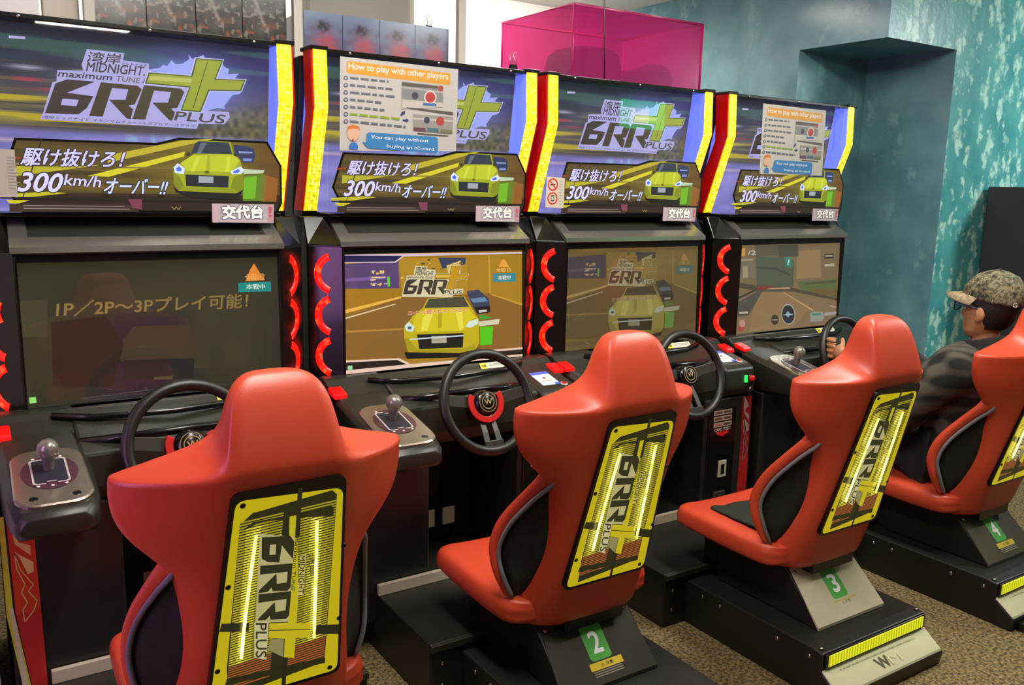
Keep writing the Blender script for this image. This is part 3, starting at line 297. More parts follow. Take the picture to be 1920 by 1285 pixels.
M_GREENLIT = mat('green_button_light', '#20c850', .3, emit='#30ff60', estr=1.2)
M_REDBTN = mat('red_button', '#b01818', .25, emit='#c01010', estr=.25)
M_WHEEL = mat('black_leather', '#1b1a16', .38, bump=(500, .2))
M_SPOKE = mat('grey_spoke', '#302f29', .4)
M_MAROON = mat('gate_maroon', '#4a2a34', .3)
M_KNOB = mat('grey_knob', '#8a867c', .25, .5)
M_SCREW = mat('steel_screw', '#b8b4a8', .25, 1.0)

def lens_material():
    m = bpy.data.materials.new('yellow_led_lens'); m.use_nodes = True; nt = m.node_tree; b = nt.nodes['Principled BSDF']
    tc = nt.nodes.new('ShaderNodeTexCoord'); sp = nt.nodes.new('ShaderNodeSeparateXYZ'); cb = nt.nodes.new('ShaderNodeCombineXYZ')
    nt.links.new(tc.outputs['Object'], sp.inputs[0]); nt.links.new(sp.outputs['X'], cb.inputs['X']); nt.links.new(sp.outputs['Z'], cb.inputs['Y'])
    br = nt.nodes.new('ShaderNodeTexBrick'); br.offset = 0.0; br.inputs['Scale'].default_value = 1
    br.inputs['Color1'].default_value = (*lin('#d6ca08'), 1); br.inputs['Color2'].default_value = (*lin('#fff870'), 1); br.inputs['Mortar'].default_value = (*lin('#bdb000'), 1)
    br.inputs['Brick Width'].default_value = .0128; br.inputs['Row Height'].default_value = .0118; br.inputs['Mortar Size'].default_value = .0011; br.inputs['Bias'].default_value = -.15
    nt.links.new(cb.outputs[0], br.inputs['Vector'])
    nz = nt.nodes.new('ShaderNodeTexNoise'); nz.inputs['Scale'].default_value = 70; nt.links.new(cb.outputs[0], nz.inputs['Vector'])
    mr = nt.nodes.new('ShaderNodeMapRange'); mr.inputs['From Min'].default_value = .35; mr.inputs['From Max'].default_value = .7; mr.inputs['To Min'].default_value = .85; mr.inputs['To Max'].default_value = 1.9
    nt.links.new(nz.outputs['Fac'], mr.inputs['Value'])
    nt.links.new(br.outputs['Color'], b.inputs['Emission Color']); nt.links.new(mr.outputs[0], b.inputs['Emission Strength'])
    b.inputs['Base Color'].default_value = (.3, .28, .02, 1); b.inputs['Roughness'].default_value = .2
    return m
M_LENS = lens_material()

def rearbar_material():
    m = bpy.data.materials.new('ribbed_yellow_lens'); m.use_nodes = True; nt = m.node_tree; b = nt.nodes['Principled BSDF']
    tc = nt.nodes.new('ShaderNodeTexCoord'); wv = nt.nodes.new('ShaderNodeTexWave'); wv.inputs['Scale'].default_value = 24; wv.inputs['Distortion'].default_value = 1.5; wv.inputs['Detail Scale'].default_value = 30
    nt.links.new(tc.outputs['Object'], wv.inputs['Vector'])
    r = nt.nodes.new('ShaderNodeValToRGB'); r.color_ramp.elements[0].color = (*lin('#a8a400'), 1); r.color_ramp.elements[1].color = (*lin('#e8f020'), 1)
    nt.links.new(wv.outputs['Fac'], r.inputs['Fac']); nt.links.new(r.outputs['Color'], b.inputs['Emission Color']); b.inputs['Emission Strength'].default_value = .85
    b.inputs['Base Color'].default_value = (*lin('#b0b020'), 1)
    return m
M_REARBAR = rearbar_material()

def clear_material(name='clear_acrylic', tint=(1, 1, 1), rough=.02, ior=1.45):
    m = bpy.data.materials.new(name); m.use_nodes = True; nt = m.node_tree
    for n in list(nt.nodes): nt.nodes.remove(n)
    out = nt.nodes.new('ShaderNodeOutputMaterial'); mx = nt.nodes.new('ShaderNodeMixShader'); lw = nt.nodes.new('ShaderNodeLayerWeight'); lw.inputs['Blend'].default_value = .5; pw = nt.nodes.new('ShaderNodeMath'); pw.operation = 'POWER'; pw.inputs[1].default_value = 5; fr = nt.nodes.new('ShaderNodeMath'); fr.operation = 'MULTIPLY_ADD'; fr.inputs[1].default_value = .9; fr.inputs[2].default_value = .045; nt.links.new(lw.outputs['Facing'], pw.inputs[0]); nt.links.new(pw.outputs[0], fr.inputs[0])
    t = nt.nodes.new('ShaderNodeBsdfTransparent'); t.inputs[0].default_value = (*tint, 1); g = nt.nodes.new('ShaderNodeBsdfGlossy'); g.inputs['Roughness'].default_value = rough
    nt.links.new(fr.outputs[0], mx.inputs[0]); nt.links.new(t.outputs[0], mx.inputs[1]); nt.links.new(g.outputs[0], mx.inputs[2]); nt.links.new(mx.outputs[0], out.inputs[0])
    return m
M_CLEAR = clear_material()

# ---------------------------------------------------------------- the room
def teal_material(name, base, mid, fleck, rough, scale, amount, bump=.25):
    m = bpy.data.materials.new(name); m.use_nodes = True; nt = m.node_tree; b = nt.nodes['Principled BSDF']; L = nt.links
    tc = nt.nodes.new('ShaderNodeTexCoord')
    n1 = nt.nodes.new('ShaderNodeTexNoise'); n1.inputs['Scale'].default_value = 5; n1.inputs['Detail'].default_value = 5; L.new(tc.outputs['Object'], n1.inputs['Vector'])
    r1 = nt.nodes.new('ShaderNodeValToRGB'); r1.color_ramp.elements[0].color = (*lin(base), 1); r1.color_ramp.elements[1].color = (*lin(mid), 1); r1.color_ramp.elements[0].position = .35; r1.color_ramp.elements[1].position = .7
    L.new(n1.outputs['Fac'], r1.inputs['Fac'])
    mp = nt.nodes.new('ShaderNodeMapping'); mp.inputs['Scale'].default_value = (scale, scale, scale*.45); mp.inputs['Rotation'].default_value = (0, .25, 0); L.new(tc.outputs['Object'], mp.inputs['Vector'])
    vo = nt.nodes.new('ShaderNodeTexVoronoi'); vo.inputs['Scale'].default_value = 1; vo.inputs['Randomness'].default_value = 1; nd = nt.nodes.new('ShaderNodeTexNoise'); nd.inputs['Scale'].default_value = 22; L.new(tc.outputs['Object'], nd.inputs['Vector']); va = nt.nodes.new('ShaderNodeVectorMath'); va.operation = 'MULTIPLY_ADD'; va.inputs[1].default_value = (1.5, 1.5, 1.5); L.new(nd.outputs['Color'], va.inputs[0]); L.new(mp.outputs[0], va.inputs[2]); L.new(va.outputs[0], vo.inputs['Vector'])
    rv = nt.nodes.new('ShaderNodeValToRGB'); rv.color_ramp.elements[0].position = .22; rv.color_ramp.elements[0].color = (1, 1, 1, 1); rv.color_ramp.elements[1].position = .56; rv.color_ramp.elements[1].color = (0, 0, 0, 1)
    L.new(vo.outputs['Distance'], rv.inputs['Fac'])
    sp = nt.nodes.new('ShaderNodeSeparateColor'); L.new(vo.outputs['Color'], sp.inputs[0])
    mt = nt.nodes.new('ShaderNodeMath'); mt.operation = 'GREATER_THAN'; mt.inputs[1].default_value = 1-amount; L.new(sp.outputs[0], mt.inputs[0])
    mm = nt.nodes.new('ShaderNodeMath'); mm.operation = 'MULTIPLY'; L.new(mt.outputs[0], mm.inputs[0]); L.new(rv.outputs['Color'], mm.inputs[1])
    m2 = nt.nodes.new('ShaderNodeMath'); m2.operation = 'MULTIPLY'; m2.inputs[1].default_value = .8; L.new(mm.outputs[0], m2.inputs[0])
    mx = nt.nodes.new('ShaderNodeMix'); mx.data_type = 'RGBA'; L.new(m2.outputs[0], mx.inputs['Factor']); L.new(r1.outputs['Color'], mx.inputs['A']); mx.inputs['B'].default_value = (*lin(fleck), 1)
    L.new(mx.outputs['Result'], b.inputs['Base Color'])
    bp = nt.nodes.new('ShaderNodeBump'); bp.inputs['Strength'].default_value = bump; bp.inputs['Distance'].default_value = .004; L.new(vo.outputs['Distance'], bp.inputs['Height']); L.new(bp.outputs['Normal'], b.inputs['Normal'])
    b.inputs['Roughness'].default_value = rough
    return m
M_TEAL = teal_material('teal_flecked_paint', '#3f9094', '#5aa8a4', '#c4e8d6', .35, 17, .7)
M_TEALD = teal_material('teal_sparse_flecks', '#5a8a94', '#74a4a8', '#80aaac', .22, 14, .16, .06)
M_WHITE = mat('white_wall_paint', '#dcd8d0', .7, bump=(30, .05))
M_CEIL = mat('ceiling_paint', '#d8d0c8', .8, bump=(60, .1))

def carpet():
    m = bpy.data.materials.new('speckled_carpet'); m.use_nodes = True; nt = m.node_tree; b = nt.nodes['Principled BSDF']; L = nt.links
    tc = nt.nodes.new('ShaderNodeTexCoord'); n = nt.nodes.new('ShaderNodeTexNoise'); n.inputs['Scale'].default_value = 90; n.inputs['Detail'].default_value = 4; L.new(tc.outputs['Object'], n.inputs['Vector'])
    r = nt.nodes.new('ShaderNodeValToRGB'); r.color_ramp.elements[0].position = .38; r.color_ramp.elements[1].position = .66; r.color_ramp.elements[0].color = (*lin('#453c26'), 1); r.color_ramp.elements[1].color = (*lin('#978253'), 1)
    L.new(n.outputs['Fac'], r.inputs['Fac']); L.new(r.outputs['Color'], b.inputs['Base Color']); b.inputs['Roughness'].default_value = .95
    bp = nt.nodes.new('ShaderNodeBump'); bp.inputs['Strength'].default_value = .5; bp.inputs['Distance'].default_value = .004; L.new(n.outputs['Fac'], bp.inputs['Height']); L.new(bp.outputs['Normal'], b.inputs['Normal'])
    return m
struct(MB().box(-4.2, 6.4, -6.2, 2.3, -.1, 0).build('floor', carpet()))
struct(MB().box(-4.2, 6.4, -6.2, 2.3, 2.62, 2.72).build('ceiling', M_CEIL))
struct(MB().box(-4.2, 6.4, 2.1, 2.2, 0, 2.62).build('wall_back', M_WHITE))
struct(MB().box(-4.2, -4.1, -6.1, 2.1, 0, 2.62).build('wall_left', M_WHITE))
struct(MB().box(-4.2, 6.4, -6.2, -6.1, 0, 2.62).build('wall_front', mat('dim_wall', '#4a443c', .8)))
# teal block: a high bulkhead over a shallow recess, its flecked face turned to the aisle
def add_wall_right():
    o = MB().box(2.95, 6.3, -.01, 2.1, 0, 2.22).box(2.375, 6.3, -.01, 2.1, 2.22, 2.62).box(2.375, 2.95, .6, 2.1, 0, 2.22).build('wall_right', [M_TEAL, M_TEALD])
    for q in o.data.polygons: q.material_index = 0 if q.normal.y < -.5 else 1  # aisle faces densely flecked, all others plainer with few flecks
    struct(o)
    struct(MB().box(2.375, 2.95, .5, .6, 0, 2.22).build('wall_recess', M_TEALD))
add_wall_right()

# ---------------------------------------------------------------- marquee artwork fields
def marquee_field(U, V):
    top = mixc(H('#2c2c3a'), H('#3a4450'), vnoise(U, V, 5, 26, 1))
    top = mixc(top, H('#3a345c'), sstep(U, .45, .9)*.75)
    top = mixc(top, H('#20202a'), sstep(V, .9, .97)*.8)
    mid = mixc(H('#4a4638'), H('#5c5260'), vnoise(U, V, 3, 30, 2))
    c = mixc(mid, top, sstep(V, .6, .8))
    st = vnoise(U, V, 2.2, 44, 3); st2 = vnoise(U, V, 3, 60, 5)
    left = 1-sstep(U, .25, .7)
    c = mixc(c, H('#b0a030'), sstep(st, .66, .85)*left*(1-sstep(V, .62, .75))*sstep(V, .42, .48))
    c = mixc(c, H('#7c7448'), sstep(st2, .6, .9)*left*.7*(1-sstep(V, .75, .9)))
    c = mixc(c, H('#46685c'), sstep(vnoise(U, V, 2, 30, 8), .62, .8)*sstep(V, .74, .82)*.6)
    c = mixc(c, H('#c03858'), np.exp(-((V-.70)/.009)**2-((U-.13)/.05)**2)*.9 + np.exp(-((V-.655)/.006)**2-((U-.2)/.06)**2)*.8)
    c = mixc(c, H('#c8c8d8'), np.exp(-((V-.76)/.012)**2-((U-.13)/.06)**2)*.7)
    tr = sstep(U, .66, .76)*(1-sstep(V, .58, .66))*sstep(V, .3, .36)
    c = mixc(c, mixc(H('#3a3a26'), H('#8a8048'), vnoise(U, V, 60, 40, 4)), tr*.85)
    c = mixc(c, H('#7a88f0'), np.exp(-((U-.7)/.20)**2-((V-.72)/.17)**2)*.9)
    low = 1-sstep(V, .42, .47)
    c = mixc(c, mixc(H('#5a5698'), H('#9a94d8'), vnoise(U, V, 6, 18, 6)), low)
    c = mixc(c, H('#b8a8b8'), np.exp(-((V-.385)/.012)**2)*(1-sstep(U, .3, .6))*.8)
    c = mixc(c, H('#88b8d0'), np.exp(-((V-.41)/.03)**2)*sstep(vnoise(U, V, 40, 12, 7), .55, .8)*sstep(U, .35, .5)*.8)
    return c
def car_field(U, V):
    c = mixc(H('#3e3014'), H('#6b5a22'), vnoise(U, V, 3, 22, 11))
    c = mixc(c, H('#7a6a1c'), sstep(U, .35, .7)*(1-sstep(U, .8, 1))*.8)
    c = mixc(c, H('#6a4416'), sstep(U, .86, .97)*.7)
    return mixc(H('#2a1c12'), c, sstep(V, .2, .27))

CARP = [(-.330, 1.583), (.021, 1.585), (.085, 1.603), (.340, 1.604), (.382, 1.533), (.381, 1.419), (.366, 1.388), (-.325, 1.388), (-.369, 1.47)]
def inset(poly, d):
    n = len(poly); out = []
    for i in range(n):
        a, b, c = [Vector(poly[j % n]) for j in (i-1, i, i+1)]
        e1, e2 = (b-a).normalized(), (c-b).normalized(); n1, n2 = Vector((e1.y, -e1.x)), Vector((e2.y, -e2.x)); k = (n1+n2).normalized()
        out.append(tuple(b + k*d/max(.3, k.dot(n1))))
    return out
def clip_grid(s, fn, poly, nx, ny, ref=None):
    """colour field kept inside an outline"""
    ref = ref or poly; xs = [p[0] for p in ref]; ys = [p[1] for p in ref]; t = Art(); t.grid(fn, min(xs), min(ys), max(xs), max(ys), nx, ny)
    bm = bmesh.new(); vs = [bm.verts.new((x, y, 0)) for x, y, z in t.v]; la = bm.faces.layers.int.new('i')
    for i, f in enumerate(t.f): bm.faces.new([vs[k] for k in f])[la] = i
    n = len(poly)
    for i in range(n):
        a, b = Vector((*poly[i], 0)), Vector((*poly[(i+1) % n], 0)); e = b-a
        bmesh.ops.bisect_plane(bm, geom=bm.verts[:]+bm.edges[:]+bm.faces[:], plane_co=a, plane_no=(-e.y, e.x, 0), clear_outer=True)
    bm.verts.index_update(); o = len(s.v)
    s.v += [(v.co.x, v.co.y, s.d) for v in bm.verts]
    for f in bm.faces: s.f.append(tuple(v.index+o for v in f.verts)); s.c.append(t.c[f[la]])
    s.d += s.step; bm.free()

# ---------------------------------------------------------------- one driving cabinet
def pillar_frame():
    """outer and inner edge of the angled pillar face in plan"""
    return Vector((-.4475, .079, 0)), Vector((-.356, .000, 0))
def crescent(zc, side):
    a, b = pillar_frame(); d = (a-b).normalized(); nrm = Vector((d.y, -d.x, 0))
    if nrm.y > 0: nrm = -nrm
    R, A, w = .0578, math.radians(72), .0115; mb = MB(); rings = []
    for k in range(19):
        t = -A+2*A*k/18; ring = []
        for q, h in ((-w, .0004), (-w, .0014), (0, .003), (w, .0014), (w, .0004)):
            pos = b + d*(.047+(R+q)*math.cos(t)-R*math.cos(A)) + nrm*h
            ring.append((pos.x, pos.y, zc+(R+q)*math.sin(t)))
        rings.append(ring)
    mb.loft(rings, closed=False, caps=False)
    if side > 0: mb.v = [(-x, y, z) for x, y, z in mb.v]
    return mb

_sc = {}
def build_cabinet(root):
    # -- body
    b = MB()
    b.px([(.12, .0), (.47, .0), (.47, 1.885), (.16, 1.885), (.255, 1.385), (.19, 1.36), (.10, 1.30), (.07, .84), (.12, .60)], -.43, .43)
    b.box(-.44, -.17, -.25, .14, .10, .66).box(.17, .44, -.25, .14, .10, .66)
    b.box(-.17, .17, .06, .14, .10, .70)
    b.build('body', M_BLACK, root, bevel=.006)
    fb = MB().px([(-.36, 0), (-.36, .155), (-1.150, .155), (-1.186, .150), (-1.186, .0)], -.258, .258)
    fb.box(-.36, .36, -.62, .12, 0, .195)
    o = fb.build('floor_base', M_BLACK, root, bevel=.005)
    sl = MB().px([(-1.186, .0), (-1.186, .096), (-1.256, .046), (-1.256, .030), (-1.25, .0)], -.262, .262).build('tail_block', M_BLACK, o, bevel=.004)
    MB().px([(-1.187, .1), (-1.250, .054), (-1.254, .046), (-1.248, .046), (-1.187, .093)], -.258, .258).build('tail_plate', M_PLATE, o, bevel=.002)
    MB().box(-.25, .25, -1.1935, -1.183, .104, .150).build('tail_frame', M_BLACK2, o, bevel=.002)
    MB().box(-.238, .238, -1.196, -1.19, .109, .145).build('tail_light', M_REARBAR, o, bevel=.002)
    a = Art(.0002); t = Vector((0, -.063, -.046)).normalized()
    a.text('#4a4630', 'W', [(-.035, -.062), (.02, -.062), (-.045, -.028)], .07)
    a.text('#d4d0a6', 'M', [(.02, -.062), (.075, -.062), (.014, -.030)], .02)
    for i in range(26): a.rect('#b4b08a', -.19+i*.0145, -.018, -.19+i*.0145+(.006+.005*((i*7) % 3)/2), -.0135)
    a.build('tail_lettering', ((0, -1.1885, .1005), (1, 0, 0), -t, Vector((0, -.046, .063)).normalized()), M_PRINT, o)
    MB().box(-.36, .36, -.632, -.62, .175, .195).build('kick_strip', M_DARKSTEEL, root, bevel=.002)
    MB().box(-.36, .36, -.27, -.255, .195, .232).build('kick_strip', M_STEEL, root, bevel=.002)
    def screw(pos, ax, r=.0075, par=None):
        key = (round(r, 4), tuple(ax))
        if key not in _sc: _sc[key] = MB().lathe([(.0, r*.5), (r*.8, r*.4), (r, 0)], (0, 0, 0), ax, 10).build('screw', M_SCREW, None, smooth=True).data; bpy.data.objects.remove([o for o in bpy.data.objects if o.data == _sc[key]][0])
        o = bpy.data.objects.new('screw', _sc[key]); COL.objects.link(o); o.location = pos; o.parent = par or root
    for x in (-.32, -.22, .22, .32):
        for z in (.06, .13): screw((x, -.62, z), (0, -1, 0))
    for x in (-.258, .258):
        for y in (-.7, -.78, -1.02, -1.14): screw((x, y, .125), (1 if x > 0 else -1, 0, 0))
    for x in (-.24, .24): screw((x, -1.165, .1555), (0, 0, 1))
    # -- pedals in the footwell
    for x, w, n in ((-.055, .065, 'pedal'), (.035, .05, 'pedal')):
        pd = MB().box(x-w/2, x+w/2, -.012, -.004, .27, .335).build(n, M_STEEL, root, bevel=.003)
        MB().tube([(x, 0, .30), (x, .03, .34), (x, .07, .42)], .007).build('pedal_arm', M_BLACK2, pd)
    # -- decals and coin door on the front columns
    for s in (-1, 1):
        a = Art(.0002)
        if s < 0:
            a.poly('#c8d838', [(-.447, .66), (-.436, .66), (-.432, .42), (-.40, .14), (-.415, .12), (-.447, .40)]); a.poly('#cdd0a0', [(-.440, .42), (-.432, .42), (-.405, .12), (-.42, .12)])
        x0, x1 = (-.431, -.374) if s < 0 else (.382, .436)
        a.poly('#c4401e' if s < 0 else '#7c1018', [(x0, .655), (x1, .655), (x1+.006, .12), (x0+.035 if s < 0 else x0, .12), (x0+.004, .40)])
        a.poly('#b82c24' if s < 0 else '#9a1410', [(x0+.004, .40), (x1+.003, .40), (x1+.006, .12), (x0+.035 if s < 0 else x0, .12)])
        fg = '#e0cc70' if s < 0 else '#8c7c70'
        xa, xb = x0+.010, x1-.010
        a.poly(fg, [(xa, .655), (xa+.014, .640), (xb-.012, .625), (xb-.004, .612), (xa+.01, .600), (xa+.012, .588), (xb, .575), (xb, .548), (xa+.004, .585), (xa+.0, .62)])
        a.poly(fg, [(xa+.002, .565), (xb+.004, .530), (xb+.004, .505), (xb-.010, .50), (xa+.012, .548)]) 
        # open outline of the lower letter
        zig = [(xa+.002, .560), (xa+.012, .515), (xb, .470), (xb-.012, .455), (xb+.006, .425), (xb-.004, .400), (xa+.012, .375), (xa+.010, .408), (xb-.016, .425), (xa+.01, .455), (xb-.018, .475), (xa+.004, .520)]
        for i in range(len(zig)):
            p, q = Vector(zig[i]), Vector(zig[(i+1) % len(zig)]); e = (q-p).normalized(); nn = Vector((-e.y, e.x))*.0012
            a.poly(fg, [tuple(p-nn), tuple(q-nn), tuple(q+nn), tuple(p+nn)], bump=False)
        a.build('stripe_decal', XZ(-.2512), M_PRINT, root)['side'] = s
    cd = MB().box(.19, .345, -.256, -.25, .14, .62).build('coin_door', M_BLACK2, root, bevel=.003)
    a = Art(.0002)
    for i, z in enumerate((.615, .590, .565)):
        a.rect('#a09084', .215, z-.020, .318, z); a.rect('#6a3c34' if i < 2 else '#b46a58', .222, z-.014, .262, z-.006); a.rect('#4a4038', .272, z-.014, .312, z-.006)
    a.text('#c8bcae', 'CARD PORT', [(.22, .528), (.315, .528), (.22, .541)], .04)
    a.poly('#d01c14', [(.225, .526), (.305, .526), (.300, .516), (.267, .504), (.235, .516)])
    a.build('card_sticker', XZ(-.2565), M_PRINT, cd)
    MB().box(.255, .30, -.262, -.256, .33, .40).build('coin_slot', M_STEEL, cd, bevel=.002)
    MB().box(.268, .287, -.264, -.262, .345, .385).build('slot_mouth', M_BLACK2, cd)
    MB().box(.235, .30, -.264, -.256, .20, .27).build('return_flap', M_DARKSTEEL, cd, bevel=.003)
    # -- dashboard
    d = MB().px([(.02, .862), (-.035, .862), (-.05, .848), (-.105, .835), (-.16, .815), (-.235, .785), (-.25, .70), (-.235, .655), (.14, .655), (.14, .862)], -.255, .265)
    d.px([(.02, .862), (-.035, .862), (-.06, .845), (-.12, .82), (-.20, .655), (.14, .655)], -.44, .44)
    d.build('dashboard', M_DASH, root, bevel=.008)
    c = MB().tube([(-.30, -.06, .853), (-.2, -.10, .846), (0, -.125, .846), (.2, -.10, .846), (.30, -.06, .853)], .009)
    c.tube([(-.25, -.17, .80), (-.12, -.215, .812), (0, -.225, .818), (.12, -.215, .812), (.25, -.17, .80)], .012)
    c.build('dash_ribs', M_BLACK2, root, smooth=True)
    a = Art(.0002); a.rect('#d4d0c0', .135, .002, .262, .027); a.rect('#d8cc20', .135, .002, .162, .027); a.rect('#908c80', .17, .011, .255, .014); a.rect('#908c80', .17, .018, .255, .021)
    a.text('#3a3410', '注意', [(.139, .009), (.158, .009), (.139, .019)], .04)
    a.build('warning_strip', ((0, -.062, .8445), (1, 0, 0), Vector((0, .015, .014)).normalized(), Vector((0, -.014, .015)).normalized()), M_PRINT, root)
    # -- shifter pod, gate and lever
    pod = MB(); rings = []
    for y, z0, z1, xa, xb in ((-.02, .66, .838, -.440, -.250), (-.12, .66, .822, -.440, -.245), (-.30, .665, .780, -.437, -.236), (-.42, .668, .753, -.432, -.238), (-.475, .672, .740, -.424, -.248), (-.500, .684, .726, -.412, -.265)):
        rings.append([(xa, y, z0+.012), (xa+.012, y, z0), (xb-.012, y, z0), (xb, y, z0+.012), (xb, y, z1-.016), (xb-.016, y, z1), (xa+.016, y, z1), (xa, y, z1-.016)])
    pod.loft(rings); p = pod.build('shifter_pod', M_DASH, root, smooth=True, bevel=.004, angle=40)
    sl = Vector((0, 1, .228)).normalized(); up = Vector((0, -.228, 1)).normalized(); o0 = Vector((-.335, -.345, .7695))
    def on(x, v, h): return tuple(o0 + Vector((x, 0, 0)) + sl*v + up*h)
    def rr(w0, w1, l, k, h, n=6):
        pts = []
        for cx, cy, a0 in ((w1, l, 0), (-w1, l, 90), (-w0, -l, 180), (w0, -l, 270)):
            sx, sy = (1 if cx > 0 else -1), (1 if cy > 0 else -1)
            for i in range(n+1):
                t = math.radians(a0+90*i/n); pts.append(on(cx-sx*k+k*math.cos(t), cy-sy*k+k*math.sin(t), h))
        return pts
    pl = MB().loft([rr(.084, .080, .132, .050, .000), rr(.084, .080, .132, .050, .007), rr(.080, .076, .128, .048, .010)]).build('shifter_plate', M_CHROME, p)
    MB().loft([[on(.062*math.cos(t), .012+.078*math.sin(t), h) for t in [2*math.pi*i/28 for i in range(28)]] for h in (.0102, .0115)]).build('gate_surround', M_MAROON, pl)
    a = Art(.0002); g = [(-.036, -.045), (-.030, -.05), (-.012, -.05), (-.009, -.042), (.009, -.042), (.012, -.05), (.030, -.05), (.036, -.045), (.036, .055), (.030, .06), (.010, .06), (.007, .05), (-.007, .05), (-.010, .06), (-.030, .06), (-.036, .055)]
    a.poly('#b8b0a8', [(x*1.12, y*1.08+.0) for x, y in g]); a.poly('#20202c', g)
    for x, y in ((-.03, -.062), (0, -.064), (.03, -.062), (-.03, .07), (.03, .07)): a.poly('#d8d0c8', [(x+.004*math.cos(t), y+.004*math.sin(t)) for t in [2*math.pi*i/10 for i in range(10)]], bump=False)
    a.build('gear_gate', (on(0, .012, .0118), (1, 0, 0), tuple(sl), tuple(up)), M_PRINT, pl)
    for x, v in ((-.045, -.100), (.045, -.100)): MB().lathe([(.0, .0005), (.009, .0005), (.010, 0)], on(x, v, .0102), up, 12).build('plate_bolt', M_BLACK2, pl)
    lv = MB().tube([on(0, .03, .0), on(0, .028, .03), on(0, .026, .05)], .009).lathe([(.0, .085), (.014, .083), (.022, .074), (.025, .062), (.022, .048), (.015, .036), (.012, .012), (.013, .0)], on(0, .028, .004), up, 20)
    lv.build('shift_lever', M_KNOB, root, smooth=True)
    # -- control pod on the right
    q = MB(); rings = []
    for x in (.262, .43):
        rings.append([(x, -.02, .845), (x, -.10, .828), (x, -.235, .792), (x, -.262, .778), (x, -.272, .70), (x, -.255, .668), (x, -.02, .66)])
    q.loft(rings); cp = q.build('control_pod', M_DASH, root, bevel=.012, segs=3)
    nrm = Vector((0, -1, .14)).normalized()
    MB().lathe([(.0, .016), (.010, .015), (.0125, .011), (.0125, .0)], (.402, -.268, .735), nrm, 20).lathe([(.0155, .003), (.0165, 0), (.0, 0)], (.402, -.267, .735), nrm, 20, m=1).build('red_button', [M_REDBTN, M_BLACK2], cp, smooth=True)
    MB().px([(-.2675, .750), (-.2735, .750), (-.2755, .722), (-.2695, .722)], .364, .376).build('start_light', M_GREENLIT, cp)
    MB().lathe([(.0, .004), (.010, .004), (.012, 0)], (.41, -.268, .69), nrm, 18).build('key_lock', M_SCREW, cp)
    a = Art(.0002); a.poly('#d8d8e0', [(-.038, -.05), (.038, -.05), (.038, .05), (-.038, .05)]); a.rect('#5468d8', -.038, .03, .038, .05); a.rect('#5468d8', .016, -.05, .038, -.036); a.rect('#c8b890', -.025, -.022, .022, -.014)
    a.poly('#8a4a34', [(.006*math.cos(t), .006*math.sin(t)+.004) for t in [2*math.pi*i/10 for i in range(10)]])
    tt = Vector((0, .135, .036)).normalized(); a.build('card_label', ((.335, -.165, .8125), (1, 0, 0), tuple(tt), (0, -tt.z, tt.y)), M_PRINT, cp)
    MB().lathe([(.013, .004), (.014, 0), (.0, 0)], (.385, -.215, .797), (0, -.26, 1), 18).lathe([(.0, .007), (.009, .006), (.010, .002)], (.385, -.215, .797), (0, -.26, 1), 18, m=1).build('service_button', [M_PRINTW, M_REDBTN], cp, smooth=True)
    # -- red lamps at the ends of the dashboard
    for s in (-1, 1):
        MB().px([(-.075, .846), (-.13, .832), (-.135, .815), (-.08, .825)], *((-.445, -.40) if s < 0 else (.40, .445))).build('red_lamp', M_REDLAMP, root, bevel=.004)
    # -- steering wheel
    hub = Vector((0, -.323, .80)); u = Vector((0, math.sin(math.radians(20)), math.cos(math.radians(20)))); n = Vector((0, -u.z, u.y)); xx = Vector((1, 0, 0))
    R = .158
    rim = [hub + R*(math.cos(t)*xx + math.sin(t)*u) for t in [2*math.pi*i/64 for i in range(64)]]
    w = MB().tube(rim, .0165, 14, loop=True).build('steering_wheel', M_WHEEL, root, smooth=True)
    sp = MB()
    def bar(a, w0, w1, r0, r1, slot):
        dr = math.cos(a)*xx + math.sin(a)*u; sd = -math.sin(a)*xx + math.cos(a)*u
        for lo, hi in (((-1, -.35), (.35, 1)) if slot else ((-1, 1),)):
            rings = []
            for r, ww, h in ((r0, w0, -.028), ((r0+r1)/2, (w0+w1)/2, -.012), (r1, w1, 0.0)):
                c = hub + dr*r + n*h
                rings.append([c+sd*ww*lo-n*.004, c+sd*ww*hi-n*.004, c+sd*ww*hi+n*.004, c+sd*ww*lo+n*.004])
            sp.loft(rings)
        if slot:
            c = hub+dr*(r1-.012)
            sp.loft([[c-sd*w1+n*h-dr*.014, c+sd*w1+n*h-dr*.014, c+sd*w1+n*h+dr*.012, c-sd*w1+n*h+dr*.012] for h in (-.005, .004)])
    bar(-math.pi/2, .028, .034, .04, .150, True); bar(math.radians(8), .02, .018, .04, .150, False); bar(math.radians(172), .02, .018, .04, .150, False)
    sp.build('wheel_spokes', M_SPOKE, w, bevel=.002)
    MB().lathe([(.0, .004), (.026, .002), (.037, -.006), (.042, -.016), (.042, -.05), (.03, -.12), (.03, -.20)], hub, n, 28).build('wheel_hub', M_BLACK2, w, smooth=True)
    hm = Art(.0002)
    for r0, r1, cc in ((.020, .023, '#8a7c4c'), (.030, .033, '#6c6248')):
        hm.poly(cc, [(r1*math.cos(2*math.pi*i/24), r1*math.sin(2*math.pi*i/24)) for i in range(24)], [[(r0*math.cos(2*math.pi*i/24), r0*math.sin(2*math.pi*i/24)) for i in range(24)]])
    hm.text('#a08c5c', 'W', [(-.014, -.008), (.014, -.008), (-.014, .009)], .06)
    hm.build('hub_emblem', (tuple(hub+n*.0045), tuple(xx), tuple(u), tuple(n)), M_PRINT, w)
    ring = []
